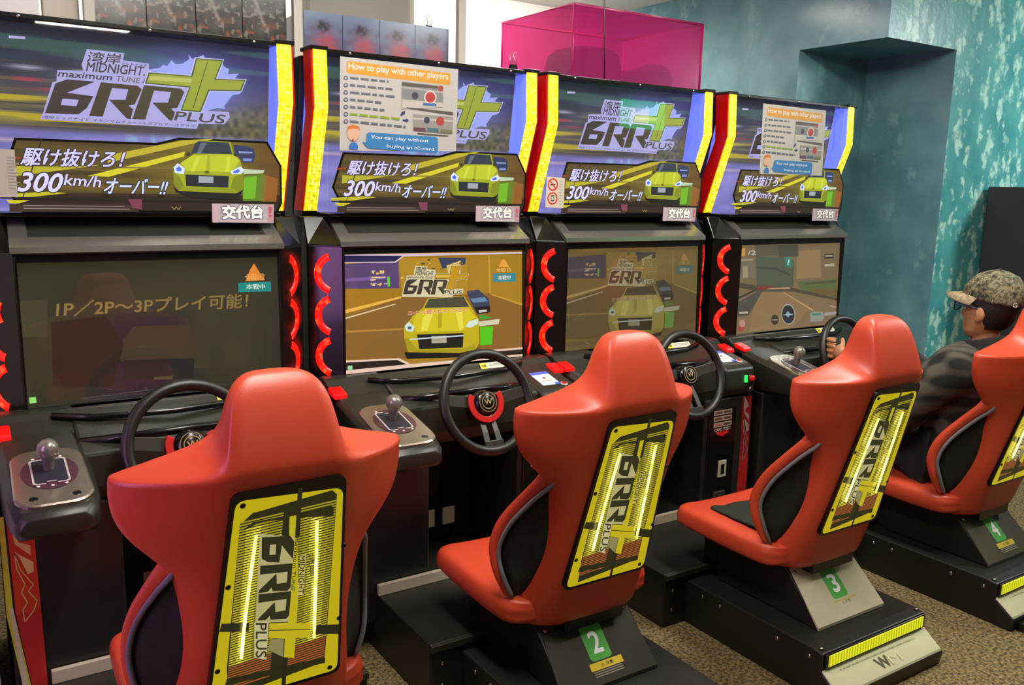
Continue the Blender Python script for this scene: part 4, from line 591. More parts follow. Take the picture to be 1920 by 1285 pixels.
    for i in range(29):
        t = math.radians(150+240*i/28); c = hub + n*-.010 + .056*(math.cos(t)*xx + math.sin(t)*u); dr = math.cos(t)*xx+math.sin(t)*u
        ring.append([c-dr*.010-n*.004, c+dr*.010-n*.004, c+dr*.010+n*.004, c-dr*.010+n*.004])
    MB().loft(ring).build('red_hub_collar', M_REDBTN2, w, bevel=.002)
    # -- pillars beside the screen with three red crescents each
    for s in (-1, 1):
        a_, b_ = pillar_frame(); k = lambda x: x if s < 0 else -x
        P = MB()
        low = [(k(a_.x), a_.y, .655), (k(b_.x), b_.y, .655), (k(-.352), .14, .655), (k(-.444), .14, .655)]
        low2 = [(x, y, .80) for x, y, z in low]
        hi = [(x, y, 1.285) for x, y, z in low]
        top = [(k(-.442), .13, 1.375), (k(-.372), .12, 1.375), (k(-.352), .16, 1.375), (k(-.442), .16, 1.375)]
        P.loft([low, hi, top]); pil = P.build('side_pillar', M_BLACK2, root, bevel=.004)
        for zc in (1.195, 1.058, .921): crescent(zc, s).build('crescent_light', M_CRES, pil, smooth=True)
    # -- screen, bezel, silver hood
    bz = MB()
    bz.box(-.357, -.350, .0, .06, .85, 1.275).box(.350, .357, .0, .06, .85, 1.275).box(-.357, .357, .004, .06, .845, .863).box(-.357, .357, .006, .06, 1.257, 1.285)
    bz.box(-.35, .35, .026, .06, .863, 1.257); bz.build('screen_bezel', M_BLACK2, root, bevel=.001)
    hd = MB()
    O = [(-.359, .118, 1.374), (-.365, -.003, 1.300), (.365, -.003, 1.300), (.359, .118, 1.374)]
    I = [(-.318, .118, 1.374), (-.322, .036, 1.324), (.322, .036, 1.324), (.318, .118, 1.374)]
    for i in range(3): hd.quad(O[i], O[i+1], I[i+1], I[i])
    hd.quad((-.365, -.003, 1.300), (.365, -.003, 1.300), (.365, -.005, 1.284), (-.365, -.005, 1.284)); hd.quad((-.365, -.005, 1.284), (.365, -.005, 1.284), (.36, .02, 1.272), (-.36, .02, 1.272))
    hd.quad((-.365, -.003, 1.3), (-.365, -.005, 1.284), (-.36, .118, 1.35), (-.359, .118, 1.374)); hd.quad((.365, -.003, 1.3), (.365, -.005, 1.284), (.36, .118, 1.35), (.359, .118, 1.374))
    for i in range(3): hd.quad(I[i], I[i+1], (I[i+1][0]*.985, I[i+1][1]+.003, I[i+1][2]-.008), (I[i][0]*.985, I[i][1]+.003, I[i][2]-.008))
    h = hd.build('hood', M_SILVER, root)
    MB().px([(.039, 1.317), (.118, 1.366), (.20, 1.385), (.20, 1.30), (.06, 1.29)], -.318, .318).build('hood_inlay', M_HOODIN, h)
    # -- marquee: two lit columns, backlit print, clear cover, slogan plate
    fr = [(.064, 1.893), (.057, 1.72), (.174, 1.392)]; bk = [(.132, 1.893), (.122, 1.70), (.25, 1.392)]
    for s in (-1, 1):
        x0, x1 = (-.429, -.378) if s < 0 else (.378, .429)
        cl = MB().px([fr[0], bk[0], bk[1], bk[2], fr[2], fr[1]], x0, x1).build('light_column', [M_REDLENS, M_BLUE], root)
        for q in cl.data.polygons: q.material_index = 1 if q.normal.x*s < -.5 else 0
        MB().px([(y-.004, z) for y, z in fr]+[(y-.0005, z) for y, z in reversed(fr)], x0+.006*(s < 0), x1-.006*(s > 0)).build('yellow_lens', M_LENS, cl)
        MB().box(x0-.004, x1+.004, .055, .15, 1.893, 1.905).build('column_cap', M_BLACK2, cl, bevel=.002)
        MB().px([(.168, 1.392), (.25, 1.392), (.25, 1.372), (.175, 1.372)], x0, x1).build('column_foot', M_BLACK2, cl)
    sg = Art()
    sg.grid(marquee_field, -.38, 0, .38, .52, 150, 110)
    O_, V_ = Vector((0, .205, 1.383)), Vector((0, -.07, .515)).normalized()
    sign = sg.build('marquee_sign', (tuple(O_), (1, 0, 0), tuple(V_), (0, -V_.z, V_.y)), M_ART, root)
    bl = MB()
    for s in (-1, 1):
        bl.quad((s*.38, .205, 1.39), (s*.38, .136, 1.89), (s*.427, .10, 1.89), (s*.427, .215, 1.39))
    bl.build('blue_side_light', M_BLUE, sign)
    lg = Art(); lg.items(ART_LOGO); lg.build('game_logo', XZ(.080), M_ART, sign)
    MB().box(-.376, .376, .069, .071, 1.40, 1.888).build('clear_cover', M_CLEAR, sign)
    MB().box(-.378, .378, .060, .40, 1.886, 1.899).build('marquee_top_frame', M_BLACK2, root, bevel=.002)
    MB().px([(.06, 1.388), (.06, 1.377), (.19, 1.365), (.26, 1.375), (.22, 1.388)], -.378, .378).build('marquee_sill', M_BLACK2, root, bevel=.002)
    for x in (-.30, .02, .31): screw((x, .060, 1.8915), (0, -1, 0), .005)
    cpn = MB().pz([(x, z) for x, z in CARP], 0, .004); cpn.v = [(x, .058-z, y) for x, y, z in cpn.v]
    cpo = cpn.build('slogan_plate', M_BLACK2, root)
    ca = Art(.00008); inn = inset(CARP, .0065); kx = inn[1][0]; low = (kx, inn[7][1])
    clip_grid(ca, car_field, [inn[0], inn[1], low, inn[7], inn[8]], 60, 34, inn); clip_grid(ca, car_field, [inn[1]]+inn[2:7]+[low], 60, 34, inn)
    ca.items(ART_CAR); ca.build('slogan_print', XZ(.0538), M_ART, cpo)
M_PRINTW = mat('white_button', '#c8c0b8', .4)
M_HOODIN = mat('hood_inlay_grey', '#33332e', .3, .3)
M_REDBTN2 = mat('red_plastic', '#b81c18', .35)

# ---------------------------------------------------------------- the four cabinets
CAB = [(-.9231, -.024), (0, 0), (.8983, .002), (1.8303, -.010)]
CAB_LABEL = ['leftmost driving cabinet with a dark screen, behind the nearest red seat', 'driving cabinet with the brightly lit yellow sports car on its screen',
             'driving cabinet with the no-smoking sticker and a dimmed car on its screen', 'driving cabinet at the teal wall with a road race on its screen']
root = thing('arcade_cabinet', CAB_LABEL[0], 'arcade machine', (*CAB[0], 0), 'driving game cabinets in a row')
build_cabinet(root)
cabs = [root]
for i in (1, 2, 3):
    c = copy_tree(root); c.location = (*CAB[i], 0); c['label'] = CAB_LABEL[i]; cabs.append(c)
for c in (cabs[2], cabs[3]):       # the red collar shows on the first two wheels only
    for wl in kids(c, 'steering_wheel'):
        for r in kids(wl, 'red_hub_collar'): bpy.data.objects.remove(r)

for i, c in enumerate(cabs):       # striped side decals show on the left of the first machine and the right of the middle two
    for d in kids(c, 'stripe_decal'):
        if not (d['side'] < 0 and i == 0 or d['side'] > 0 and i in (1, 2)): bpy.data.objects.remove(d)
        else: del d['side']
def screen_art(which):
    s = Art(.00003)
    if which == 0:
        s.grid(lambda U, V: mixc(mixc(H('#2e2b1e'), H('#3e3a26'), vnoise(U, V, 5, 4, 21)), H('#2c2028'), sstep(U, .1, .4)*(1-sstep(U, .5, .7))*(1-sstep(V, .5, .7))), -.35, .863, .35, 1.257, 40, 24); s.items(ART_SC1)
    elif which in (1, 2):
        s.grid(lambda U, V: mixc(H('#8a6420'), H('#b88c24'), vnoise(U, V, 5, 30, 22)), -.35, .863, .35, 1.257, 40, 24)
        s.logo_only = [1, 2, 4, 5, 6, 7, 8, 9, 10, 11, 12, 13, 15]; s.logo_col = {1: '#dcd0a4', 10: '#e0d8b0', 11: '#7a5c18', 12: '#c8981c', 13: '#e0bc50'}
        s.items(ART_SC2 + (ART_SC2F if which == 1 else []))
    else:
        s.grid(lambda U, V: mixc(H('#84704c'), H('#9a8058'), vnoise(U, V, 5, 6, 23)), -.35, .863, .35, 1.257, 40, 24); s.items(ART_SC4)
    # keep the picture inside the glass
    s.v = [(min(max(x, -.35), .35), min(max(y, .863), 1.257), z) for x, y, z in s.v]
    return s
def dim3(c): 
    g = c @ np.array([.3, .6, .1]); return (c*.6 + g[:, None]*.4*np.array([1.05, .95, .5]))*.36 + np.array([.028, .022, .008])
fr_scr = ((0, .0145, 1.06), (1, 0, 0), (0, .0374, .9993), (0, -.9993, .0374))
for i, c in enumerate(cabs):
    a = screen_art(i); a.v = [(x, y-1.06, z) for x, y, z in a.v]
    me = a.mesh('screen', fr_scr, M_SCREEN, dim=dim3 if i == 2 else (lambda q: q*.62+.012) if i == 3 else None)
    o = bpy.data.objects.new('screen', me); COL.objects.link(o); o.parent = c
    o['label'] = ['dark screen with a line of outlined yellow lettering', 'bright screen with a yellow sports car and game title', 'dimmed screen with a yellow sports car', 'screen showing a road race and round gauges'][i]
    g = MB().quad((-.35, .0065, .863), (.35, .0065, .863), (.35, .0075, 1.257), (-.35, .0075, 1.257)).build('screen_glass', M_CLEAR, o)

# ---------------------------------------------------------------- paper and plates fixed to the cabinets
def sheet(name, label, cat, cab, corners, y, fill, items=(), group=None, m=None, th=.0008, k=1.0):
    """corners TL TR BR BL in metres on the cabinet's own (x, z)"""
    x0, y0 = CAB[cab]; b = MB(); n = len(corners)
    P = [(x+x0, y+y0, z) for x, z in corners]; Q = [(x, yy+th, z) for x, yy, z in P]
    b.add(P+Q, [tuple(range(n)), tuple(range(2*n-1, n-1, -1))]+[(i, (i+1) % n, n+(i+1) % n, n+i) for i in range(n)])
    # one mesh: paper and print together
    a = Art(.00003); a.d = .0003
    for it in items: it(a)
    o0 = len(b.v); vs = [(u_+x0, y+y0-d, v_) for u_, v_, d in a.v]
    me = bpy.data.meshes.new(name); me.from_pydata(b.v+vs, [], b.f+[tuple(k+o0 for k in f) for f in a.f])
    cols = [tuple(k*q for q in c_) for c_ in [lin(fill)]*len(b.f)+a.c]; ca = me.color_attributes.new('Col', 'FLOAT_COLOR', 'CORNER'); i = 0
    arr = np.ones((len(me.loops), 4), np.float32); arr[:, :3] = np.repeat(np.array(cols), [len(p.vertices) for p in me.polygons], axis=0); ca.data.foreach_set('color', arr.ravel())
    me.materials.append(m or M_PAPER); o = bpy.data.objects.new(name, me); COL.objects.link(o)
    return tag(o, label, cat, group)
M_PAPER = attr_mat('paper_print', None, .55)
# a sheet taped over a lit sign glows through a little
def paper_lit():
    m = attr_mat('translucent_paper', None, .5); nt = m.node_tree; b = nt.nodes['Principled BSDF']; a = [n for n in nt.nodes if n.type == 'VERTEX_COLOR'][0]
    nt.links.new(a.outputs['Color'], b.inputs['Emission Color']); b.inputs['Emission Strength'].default_value = .15
    return m
M_PAPERLIT = paper_lit()
def post(tf): return [lambda a: a.items(ART_POST, tf=tf)]
PC = [(-.331, 1.8800), (.098, 1.8785), (.092, 1.603), (-.337, 1.588)]
sheet('instruction_poster', 'white how-to-play poster with orange heading on the cabinet with the bright screen', 'poster', 1, PC, .0645, '#c8c4bc', post(lambda p: p), 'how-to-play posters', M_PAPERLIT, k=.6)
def tf4(p):
    u, v = (p[0]+.331)/.429, (p[1]-1.588)/.292
    return (-.2178+u*.427+.012*(1-v)*0+.0, 1.5661+v*.3005)
sheet('instruction_poster', 'white how-to-play poster with orange heading on the cabinet at the teal wall', 'poster', 3, [(-.2250, 1.8670), (.2000, 1.8640), (.2090, 1.5690), (-.2178, 1.5661)], .048, '#cac6ba', post(tf4), 'how-to-play posters', M_PAPERLIT, k=.6)
def turn_items(a):
    a.rect('#b08a90', .333, 1.36, .352, 1.414); a.rect('#b8a0a4', .169, 1.3605, .185, 1.414); a.text('#f0ece4', '交代台', [(.198, 1.372), (.318, 1.3735), (.198, 1.4105)], .10, '#2c2c48')
    a.rect('#d8ccc8', .19, 1.3635, .33, 1.366); a.text('#b04c5c', '!', [(.338, 1.378), (.346, 1.378), (.338, 1.408)], .05)
for i, lb in enumerate(['hanging under the leftmost marquee', 'hanging under the marquee with the large poster', 'hanging under the marquee with the no-smoking sticker', 'hanging under the marquee nearest the teal wall']):
    sheet('turn_sign', 'small pale plate with three white characters ' + lb, 'sign', i, [(.168, 1.4165), (.354, 1.4155), (.3525, 1.358), (.167, 1.3615)], .050, '#a8a0a4', [turn_items], 'small character plates under the marquees', None, .002)
def ns_items(a):
    for zc in (1.497, 1.446):
        xc = -.398; c = [(math.cos(2*math.pi*i/28), math.sin(2*math.pi*i/28)) for i in range(28)]
        a.poly('#c02818', [(xc+.0235*x, zc+.0235*y) for x, y in c], [[(xc+.018*x, zc+.018*y) for x, y in c]])
    a.rect('#2a2622', -.409, 1.494, -.388, 1.499); a.poly('#c02818', [(-.413, 1.510), (-.410, 1.513), (-.383, 1.484), (-.386, 1.481)])
    a.rect('#3a3430', -.405, 1.435, -.391, 1.458); a.rect('#d0c8b8', -.402, 1.441, -.394, 1.453)
    for k in range(9): a.rect('#9a948c', -.368, 1.425+k*.0105, -.352, 1.427+k*.0105)
sheet('no_smoking_sticker', 'white sticker with two red prohibition rings at the foot of a marquee', 'sticker', 2, [(-.4260, 1.526), (-.3430, 1.5225), (-.3450, 1.4095), (-.4300, 1.4135)], .047, '#c4bca8', [ns_items])
def notice_items(a):
    for k in range(11): a.rect('#8a887c', -.352, 1.45+k*.008, -.352+.016+.006*(k % 3), 1.4525+k*.008)
sheet('notice_card', 'pale card with small print at the left end of the leftmost marquee', 'card', 0, [(-.420, 1.5535), (-.332, 1.5515), (-.333, 1.4282), (-.420, 1.4325)], .047, '#aaa694', [notice_items], None, None, .0012)

# ---------------------------------------------------------------- seats
def seat_shell():
    L = []
    def lev(z, yr, P): L.append([(0, yr, z)] + [(x, y, zz if (zz := (q[2] if len(q) > 2 else z)) is not None else z) for q in P for x, y in (q[:2],)])
    lev(-.752, .175, [(.09, .178), (.15, .195), (.178, .22), (.175, .24), (.13, .245), (0, .245)])
    lev(-.735, .157, [(.115, .160), (.168, .182), (.198, .225), (.195, .25), (.15, .26), (0, .26)])
    lev(-.65, .134, [(.132, .136), (.178, .165), (.204, .226), (.20, .26), (.165, .27), (0, .26)])
    lev(-.55, .108, [(.130, .110), (.160, .130), (.172, .160), (.182, .23), (.16, .25), (0, .24)])
    lev(-.44, .079, [(.127, .081), (.150, .098), (.163, .125), (.180, .19), (.155, .215), (0, .205)])
    lev(-.335, .052, [(.124, .054), (.158, .074), (.180, .104), (.190, .145), (.155, .17), (0, .165)])
    lev(-.285, .039, [(.120, .041), (.180, .071), (.218, .112), (.222, .150), (.16, .155), (0, .15)])
    lev(-.245, .029, [(.118, .030), (.205, .067), (.262, .120), (.262, .160), (.17, .150), (0, .14)])
    lev(-.200, .017, [(.116, .018), (.220, .063), (.290, .128), (.290, .168), (.17, .147), (0, .137)])
    lev(-.150, .004, [(.115, .005), (.224, .060), (.297, .130), (.296, .170), (.175, .145), (0, .135)])
    lev(-.114, -.005, [(.113, -.004, -.110), (.222, .054, -.112), (.294, .122, -.116), (.293, .168, -.108), (.18, .146, -.11), (0, .135, -.10)])
    lev(-.098, -.007, [(.1125, -.006, -.100), (.190, .050, -.104), (.250, .112, -.106), (.252, .156, -.100), (.17, .148, -.085), (0, .135, -.08)])
    lev(-.085, -.006, [(.111, -.005, -.088), (.125, .028, -.092), (.134, .080, -.084), (.128, .128, -.066), (.09, .142, -.06), (0, .137, -.06)])
    lev(-.035, .007, [(.104, .008, -.038), (.1085, .032, -.04), (.105, .075, -.036), (.094, .120, -.028), (.07, .136, -.02), (0, .136, -.02)])
    lev(.020, .026, [(.0945, .028), (.0975, .046), (.094, .080), (.083, .116), (.06, .128), (0, .128)])
    lev(.054, .044, [(.078, .046), (.082, .058), (.078, .084), (.066, .108), (.05, .118), (0, .118)])
    lev(.073, .066, [(.047, .067), (.052, .074), (.05, .086), (.042, .098), (.03, .102), (0, .102)])
    mb = MB(); rings = []
    for l in L:
        r = [(x, y, z+1.06) for x, y, z in l]; rings.append(r + [(-x, y, z) for x, y, z in reversed(r[1:-1])])
    mb.loft(rings); return mb
def lerp_curve(pts, n):
    """smooth curve through points"""
    P = [Vector(p) for p in pts]; out = []
    for i in range(n):
        t = (len(P)-1)*i/(n-1); k = min(int(t), len(P)-2); f = t-k
        p0, p1, p2, p3 = P[max(k-1, 0)], P[k], P[k+1], P[min(k+2, len(P)-1)]
        out.append(.5*((2*p1)+(-p0+p2)*f+(2*p0-5*p1+4*p2-p3)*f*f+(-p0+3*p1-3*p2+p3)*f**3))
    return out
BK = [(.148, .105, -.275), (.163, .098, -.322), (.163, .122, -.40), (.162, .138, -.48), (.172, .165, -.56), (.188, .198, -.62), (.205, .232, -.655)]
GR = [(.164, .118, -.262), (.189, .108, -.305), (.214, .162, -.365), (.242, .228, -.45), (.254, .258, -.53), (.246, .245, -.60), (.220, .236, -.662)]
FR = [(.188, .140, -.245), (.213, .152, -.296), (.232, .196, -.350), (.258, .268, -.442), (.268, .298, -.525), (.264, .282, -.598), (.240, .250, -.665)]

def build_seat(root, num, plate_mat, cover=False):
    sh = seat_shell().build('seat_shell', M_RED, root, smooth=True, sub=2)
    me = sh.data; cr = me.attributes.new('crease_edge', 'FLOAT', 'EDGE'); n = 12
    for e in me.edges:
        a, b = e.vertices; la, ca, lb, cb = a//n, a % n, b//n, b % n; v = 0
        if la != lb and ca == cb and ca in (1, 11): v = .75 if la >= 10 else .45
        if la == lb and la == 10: v = .62
        if la == lb and la == 1: v = .4
        cr.data[e.index].value = v
    for s in (-1, 1):
        k = lambda p: Vector((p[0]*s, p[1], p[2]+1.06))
        N = 22; bk, gr, fr = [[k(p) for p in lerp_curve(q, N)] for q in (BK, GR, FR)]
        mb = MB(); rings = []
        for i in range(N):
            g, f = gr[i], fr[i]; ins = Vector((-s, 0, 0)); t = i/(N-1); tp = min(1, .2+2.5*t, .35+4*(1-t))
            rings.append([g, (g+f)/2+Vector((s*.008, -.002, 0)), f, f+ins*.028*tp+Vector((0, .006, .004)), f+ins*.058*tp+Vector((0, -.012, 0)), g+ins*.045*tp+Vector((0, .0, 0))])
        mb.loft(rings); bol = mb.build('side_bolster', M_RED, root, smooth=True, sub=1)
        MB().tube([g+Vector((s*.003, -.003, 0)) for g in gr], [.0035]+[.0062]*(N-2)+[.0035], 8).build('piping', M_GREY, bol, smooth=True)
        mb = MB(); rings = []
        for i in range(N):
            b_, g = bk[i], gr[i]; ins = Vector((-s*.010, .006, 0))
            rings.append([b_+Vector((-s*.004, 0, 0)), b_*.66+g*.34+ins*.6, b_*.33+g*.67+ins*.6, g+Vector((-s*.002, 0, 0)), g+Vector((-s*.05, .01, 0)), b_+Vector((-s*.05, .03, 0))])
        mb.loft(rings); mb.build('side_inset', M_BLACKCLOTH, root, smooth=True)
    # cushion: box with raised side edges
    cu = MB(); rings = []
    for y, z1, xw in ((.645, .388, .238), (.63, .403, .252), (.45, .400, .255), (.28, .398, .255), (.17, .396, .245)):
        zb = .318 if y < .6 else .326
        half = [(0, z1-.018 if y < .62 else z1-.006), (xw*.62, z1-.016 if y < .62 else z1-.004), (xw*.82, z1+.004), (xw*.96, z1-.002), (xw, z1-.022), (xw, zb+.014), (xw*.93, zb), (0, zb)]
        rings.append([(x, y, z) for x, z in half]+[(-x, y, z) for x, z in reversed(half[1:-1])])
    cu.loft(rings); cs = cu.build('seat_cushion', M_RED, root, smooth=True, sub=2)
    if cover:
        cv = MB(); R_ = random.Random(3); nx, ny = 10, 12; g = []
        for j in range(ny+1):
            for i in range(nx+1):
                g.append((-.165+.33*i/nx+R_.uniform(-.006, .006), .20+.36*j/ny+R_.uniform(-.006, .006), .386+R_.uniform(0, .007)+.012*((i-nx/2)/(nx/2))**4))
        cv.add(g, [(j*(nx+1)+i, j*(nx+1)+i+1, (j+1)*(nx+1)+i+1, (j+1)*(nx+1)+i) for j in range(ny) for i in range(nx)])
        o = cv.build('cushion_cover', M_COVER, cs, smooth=True, sub=1); so = o.modifiers.new('solid', 'SOLIDIFY'); so.thickness = .006; so.offset = 0
    # pedestal with its sloping rear plate
    pd = MB().px([(.205, .298), (.078, .168), (.078, .156), (.50, .156), (.52, .328), (.25, .328)], -.160, .160).box(-.13, .13, .25, .60, .156, .325)
    p = pd.build('pedestal', M_BLACK, root, bevel=.004)
    fl = Vector((0, -.127, -.130)).normalized(); nm = Vector((0, -.130, .127)).normalized()
    MB().add([(-.150, .212, .306), (.150, .212, .306), (.166, .074, .167), (-.166, .074, .167), (-.150, .205, .296), (.150, .205, .296), (.166, .074, .157), (-.166, .074, .157)], [(0, 1, 2, 3), (2, 3, 7, 6), (0, 3, 7, 4), (1, 2, 6, 5), (0, 1, 5, 4)]).build('rear_plate', plate_mat, p)
    a = Art(.0002); dg = []
    for cx, cy, t0 in ((.025, .037, 0), (-.025, .037, 90), (-.025, -.037, 180), (.025, -.037, 270)):
        dg += [(cx+.012*math.cos(math.radians(t0+15*i)), cy+.012*math.sin(math.radians(t0+15*i))) for i in range(7)]
    a.poly('#4cae42', dg); a.text('#ffffff', num, [(-.016, -.029), (.016, -.029), (-.016, .029)], .06)
    a.build('number_plate', ((0, .142+.0, .2365) if False else (0, .1515, .2460), (1, 0, 0), tuple(-fl), tuple(nm)), M_PRINT, p, label='green number plate reading %s' % num)
    a = Art(.0002)
    if num == '3': a.rect('#c8b438', -.056, -.006, .056, .014); a.text('#8a7a30', '⚠ 注意', [(-.02, -.001), (.022, -.001), (-.02, .009)], .02)
    else:
        a.rect('#d4ccb0', -.056, -.026, .056, .016); a.rect('#d8c020', -.056, -.004, .056, .016); a.text('#4a3c10', '⚠ 注意', [(-.02, .001), (.022, .001), (-.02, .011)], .03)
        for zz in (-.010, -.016, -.022): a.rect('#8a8474', -.05, zz, .048, zz+.003)
    a.build('warning_label', ((.008, .1035, .1966), (1, 0, 0), tuple(-fl), tuple(nm)), M_PRINT, p)
    for x in (-.138, .138): MB().lathe([(.0, .005), (.006, .004), (.007, 0)], (x, .200, .294), nm, 10).build('plate_screw', M_SCREW, p, smooth=True)
    # light panel on the back
    ln = Vector((0, .26, -1)).normalized(); nn = Vector((0, -1, -.26)).normalized(); O_ = Vector((0, 0, 1.06-.135))
    def fr_(h): return (tuple(O_+nn*h), (1, 0, 0), tuple(-ln), tuple(nn))
    def rq(tl, tr, br, bl_, r):
        C_ = [Vector(q) for q in (tl, tr, br, bl_)]; out = []
        for i in range(4):
            p_, q, w = C_[i-1], C_[i], C_[(i+1) % 4]; a0 = q+(p_-q).normalized()*r; b0 = q+(w-q).normalized()*r
            for k in range(7):
                t = k/6; out.append(tuple(a0*(1-t)**2+q*2*t*(1-t)+b0*t*t))
        return out
    outer = rq((-.108, .004), (.110, .008), (.140, -.496), (-.142, -.496), .022); yel = rq((-.101, -.010), (.105, -.020), (.133, -.487), (-.135, -.487), .02)
    pan = MB(); pts = [Vector(fr_(0)[0])+Vector((x, 0, 0))+(-ln)*y for x, y in outer]
    pan.loft([[q+nn*-.012 for q in pts], [q+nn*.006 for q in pts]]); pn = pan.build('light_panel', M_BLACK2, root)
    win = [(-.092, -.062), (-.07, -.042), (.02, -.030), (.083, -.022), (.0935, -.034), (.1015, -.440), (.09, -.456), (-.098, -.478), (-.104, -.40)]
    a = Art(.00005); a.poly('#c8b412', yel); a.poly('#26280f', win)
    def led_x(y): 
        k = min(1, max(0, (-y-.088)/.29)); return (-.0625-.016*k, .0545+.0155*k)
    for i in range(66):        # fine louvres, LED glow painted into the segment colours near each line
        y = -.055-.395*i/65; k = (-y)/.45
        for xa, xb in ((-.091-.011*k, -.010-.006*k), (.020, .092+.008*k)):
            for m_ in range(6):
                p0, p1 = xa+(xb-xa)*m_/6, xa+(xb-xa)*(m_+1)/6; g = max(math.exp(-(((p0+p1)/2-q)/.016)**2) for q in led_x(y)) if -.39 < y < -.07 else 0
                base = np.array(H('#a89a1c') if i < 56 else H('#a8582a')); c = base*(1-g)+np.array(H('#fff24a'))*g
                yy = y+.06*(p0); a.poly('#%02x%02x%02x' % tuple(int(255*q) for q in c), [(p0, yy), (p1, yy+.06*(p1-p0)), (p1, yy+.06*(p1-p0)+.0034), (p0, yy+.0034)], bump=False)
    a.d += a.step; a.logo_only = [7, 8, 9]; a.logo_col = {7: '#2a2c18', 8: '#2a2c18', 9: '#2a2c18'}
    a.items(ART_SEAT); a.build('panel_print', fr_(.0066), M_SEATART, pn)
    for pth in ([(-.0625, -.088), (-.0735, -.25), (-.0785, -.375)], [(.0545, -.083), (.0625, -.22), (.0700, -.372)]):
        P = [Vector(fr_(.0105)[0])+Vector((x, 0, 0))+(-ln)*y for x, y in lerp_curve([(x, y, 0) for x, y in pth], 10) for x, y in ((x, y),)] if False else [Vector(fr_(.0135)[0])+Vector((q.x, 0, 0))+(-ln)*q.y for q in lerp_curve([(x, y, 0) for x, y in pth], 10)]
        MB().tube(P, .0032, 8).build('led_line', M_LED, pn, smooth=True)
    for x, y in ((-.088, -.022), (.118, -.16), (.125, -.345), (-.108, -.2), (-.122, -.40), (.115, -.475)): MB().lathe([(.0, .003), (.005, .002), (.006, 0)], Vector(fr_(.0066)[0])+Vector((x, 0, 0))+(-ln)*y, nn, 10).build('panel_screw', M_BLACK2, pn, smooth=True)
    MB().box(-.10, .10, .16, .34, .295, .33).build('seat_rail', M_BLACK2, root)
SEATS = [(-.9231, -1.122, '1', M_DARKSTEEL), (0, -1.064, '2', M_DARKSTEEL), (.8983, -1.169, '3', M_STEEL), (1.8303, -1.187, '4', M_OLIVESTEEL)]  # each rear plate's tone carries its own reflection of the room
SEAT_LABEL = ['nearest red bucket seat with a yellow lit panel, in front of the dark screen', 'red bucket seat on the dark pedestal with green number 2',
              'red bucket seat on the silver pedestal with green number 3 and a dark cloth cover', 'red bucket seat on the brown pedestal with green number 4, holding the player']
seats = []
for i, (x, y, n, pm) in enumerate(SEATS):
    r = thing('racing_seat', SEAT_LABEL[i], 'seat', (x, y, 0), 'red racing seats in a row')
    build_seat(r, n, pm, cover=(i == 2)); seats.append(r)

# ---------------------------------------------------------------- behind the cabinets
M_POST = mat('cream_post', '#c8c4b4', .5)
M_SHELF = mat('grey_shelf', '#8a8880', .5)
def one(mb, name, m, label, cat, group=None, **k): return tag(mb.build(name, m, **k), label, cat, group)
sh = thing('shelf_rack', 'cream steel rack holding the two rows of picture boxes', 'shelf', (0, .85, 0))
MB().box(-1.36, .46, -.22, .22, 1.815, 1.84).build('shelf_board', M_SHELF, sh)
for x in (-.975, -.275, .418):
    for y in (-.235, .235): MB().box(x-.017, x+.017, y-.015, y+.015, 0, 2.62).build('post', M_POST, sh, bevel=.003)
def box_print(seed, kind):
    """free blotches of colour, no figure"""
    R = np.random.RandomState(seed)
    def f(U, V):
        V = np.clip((V-.36)/.64, 0, .999)
        n1, n2, n3 = vnoise(U, V, 5, 9, seed), vnoise(U, V, 14, 24, seed+1), vnoise(U, V, 9, 14, seed+2)
        if kind == 0:
            c = mixc(H('#2c2a26'), H('#5c5a54'), n1); c = mixc(c, H('#8a4a34'), sstep(n3, .5, .75)*(1-sstep(V, .25, .62))); c = mixc(c, H('#8c8478'), sstep(n2, .62, .85)*.8)
            return mixc(c, H('#a89c88'), np.exp(-((U-.2-.5*(1-V))/.05)**2)*sstep(V, .3, .5)*.7)
        c = mixc(H('#6c7c98'), H('#5c5878'), n1); c = mixc(c, H('#7c92ac'), sstep(V, .6, 1)*.7); d = np.exp(-((U-.55)/.26)**2-((V-.30)/.30)**2)
        c = mixc(c, H('#b04c5c'), np.clip(d*1.5*(.35+n3), 0, .92)); c = mixc(c, H('#c86848'), sstep(n2, .5, .8)*np.exp(-((U-.65)/.2)**2-((V-.1)/.12)**2))
        return mixc(c, H('#2c2838'), np.clip(np.exp(-((U-.5)/.16)**2-((V-.72)/.10)**2)*1.4*n2*1.5, 0, 1))
    return f
def prize_box(x0, x1, y, z0, z1, dep, kind, label, group, first=[{}]):
    key = kind
    if key not in first[0]:
        r = thing('picture_box', label, 'box', (x0, y, z0), group)
        w, h = x1-x0-.003, z1-z0
        MB().box(0, w, .001, dep, 0, h).build('carton', mat('carton_%s' % ('brown' if kind == 0 else 'blue'), '#3c3a34' if kind == 0 else '#8c98ac', .35), r, bevel=.001)
        a = Art(); a.grid(box_print(31+kind*7, kind), 0, 0, w, h, 44, 70); a.build('front_print', ((0, .0, 0), (1, 0, 0), (0, 0, 1), (0, -1, 0)), M_BOXPRINT, r)
        first[0][key] = r; return r
    r = copy_tree(first[0][key]); r.location = (x0, y, z0); r['label'] = label; return r
M_BOXPRINT = attr_mat('glossy_box_print', None, .22)
o1 = ['leftmost dark picture box on the rack behind the leftmost marquee', 'second dark picture box from the left on the rack', 'third dark picture box from the left on the rack', 'dark picture box next to the cream post behind the leftmost marquee']
for i in range(4): prize_box(-.952+i*.163, -.952+(i+1)*.163, .652, 1.84, 2.165, .2, 0, o1[i], 'dark picture boxes on the rack')
o2 = ['blue and red picture box just right of the cream post', 'second blue and red picture box from the left', 'third blue and red picture box from the left', 'rightmost blue and red picture box, beside the right cream post']
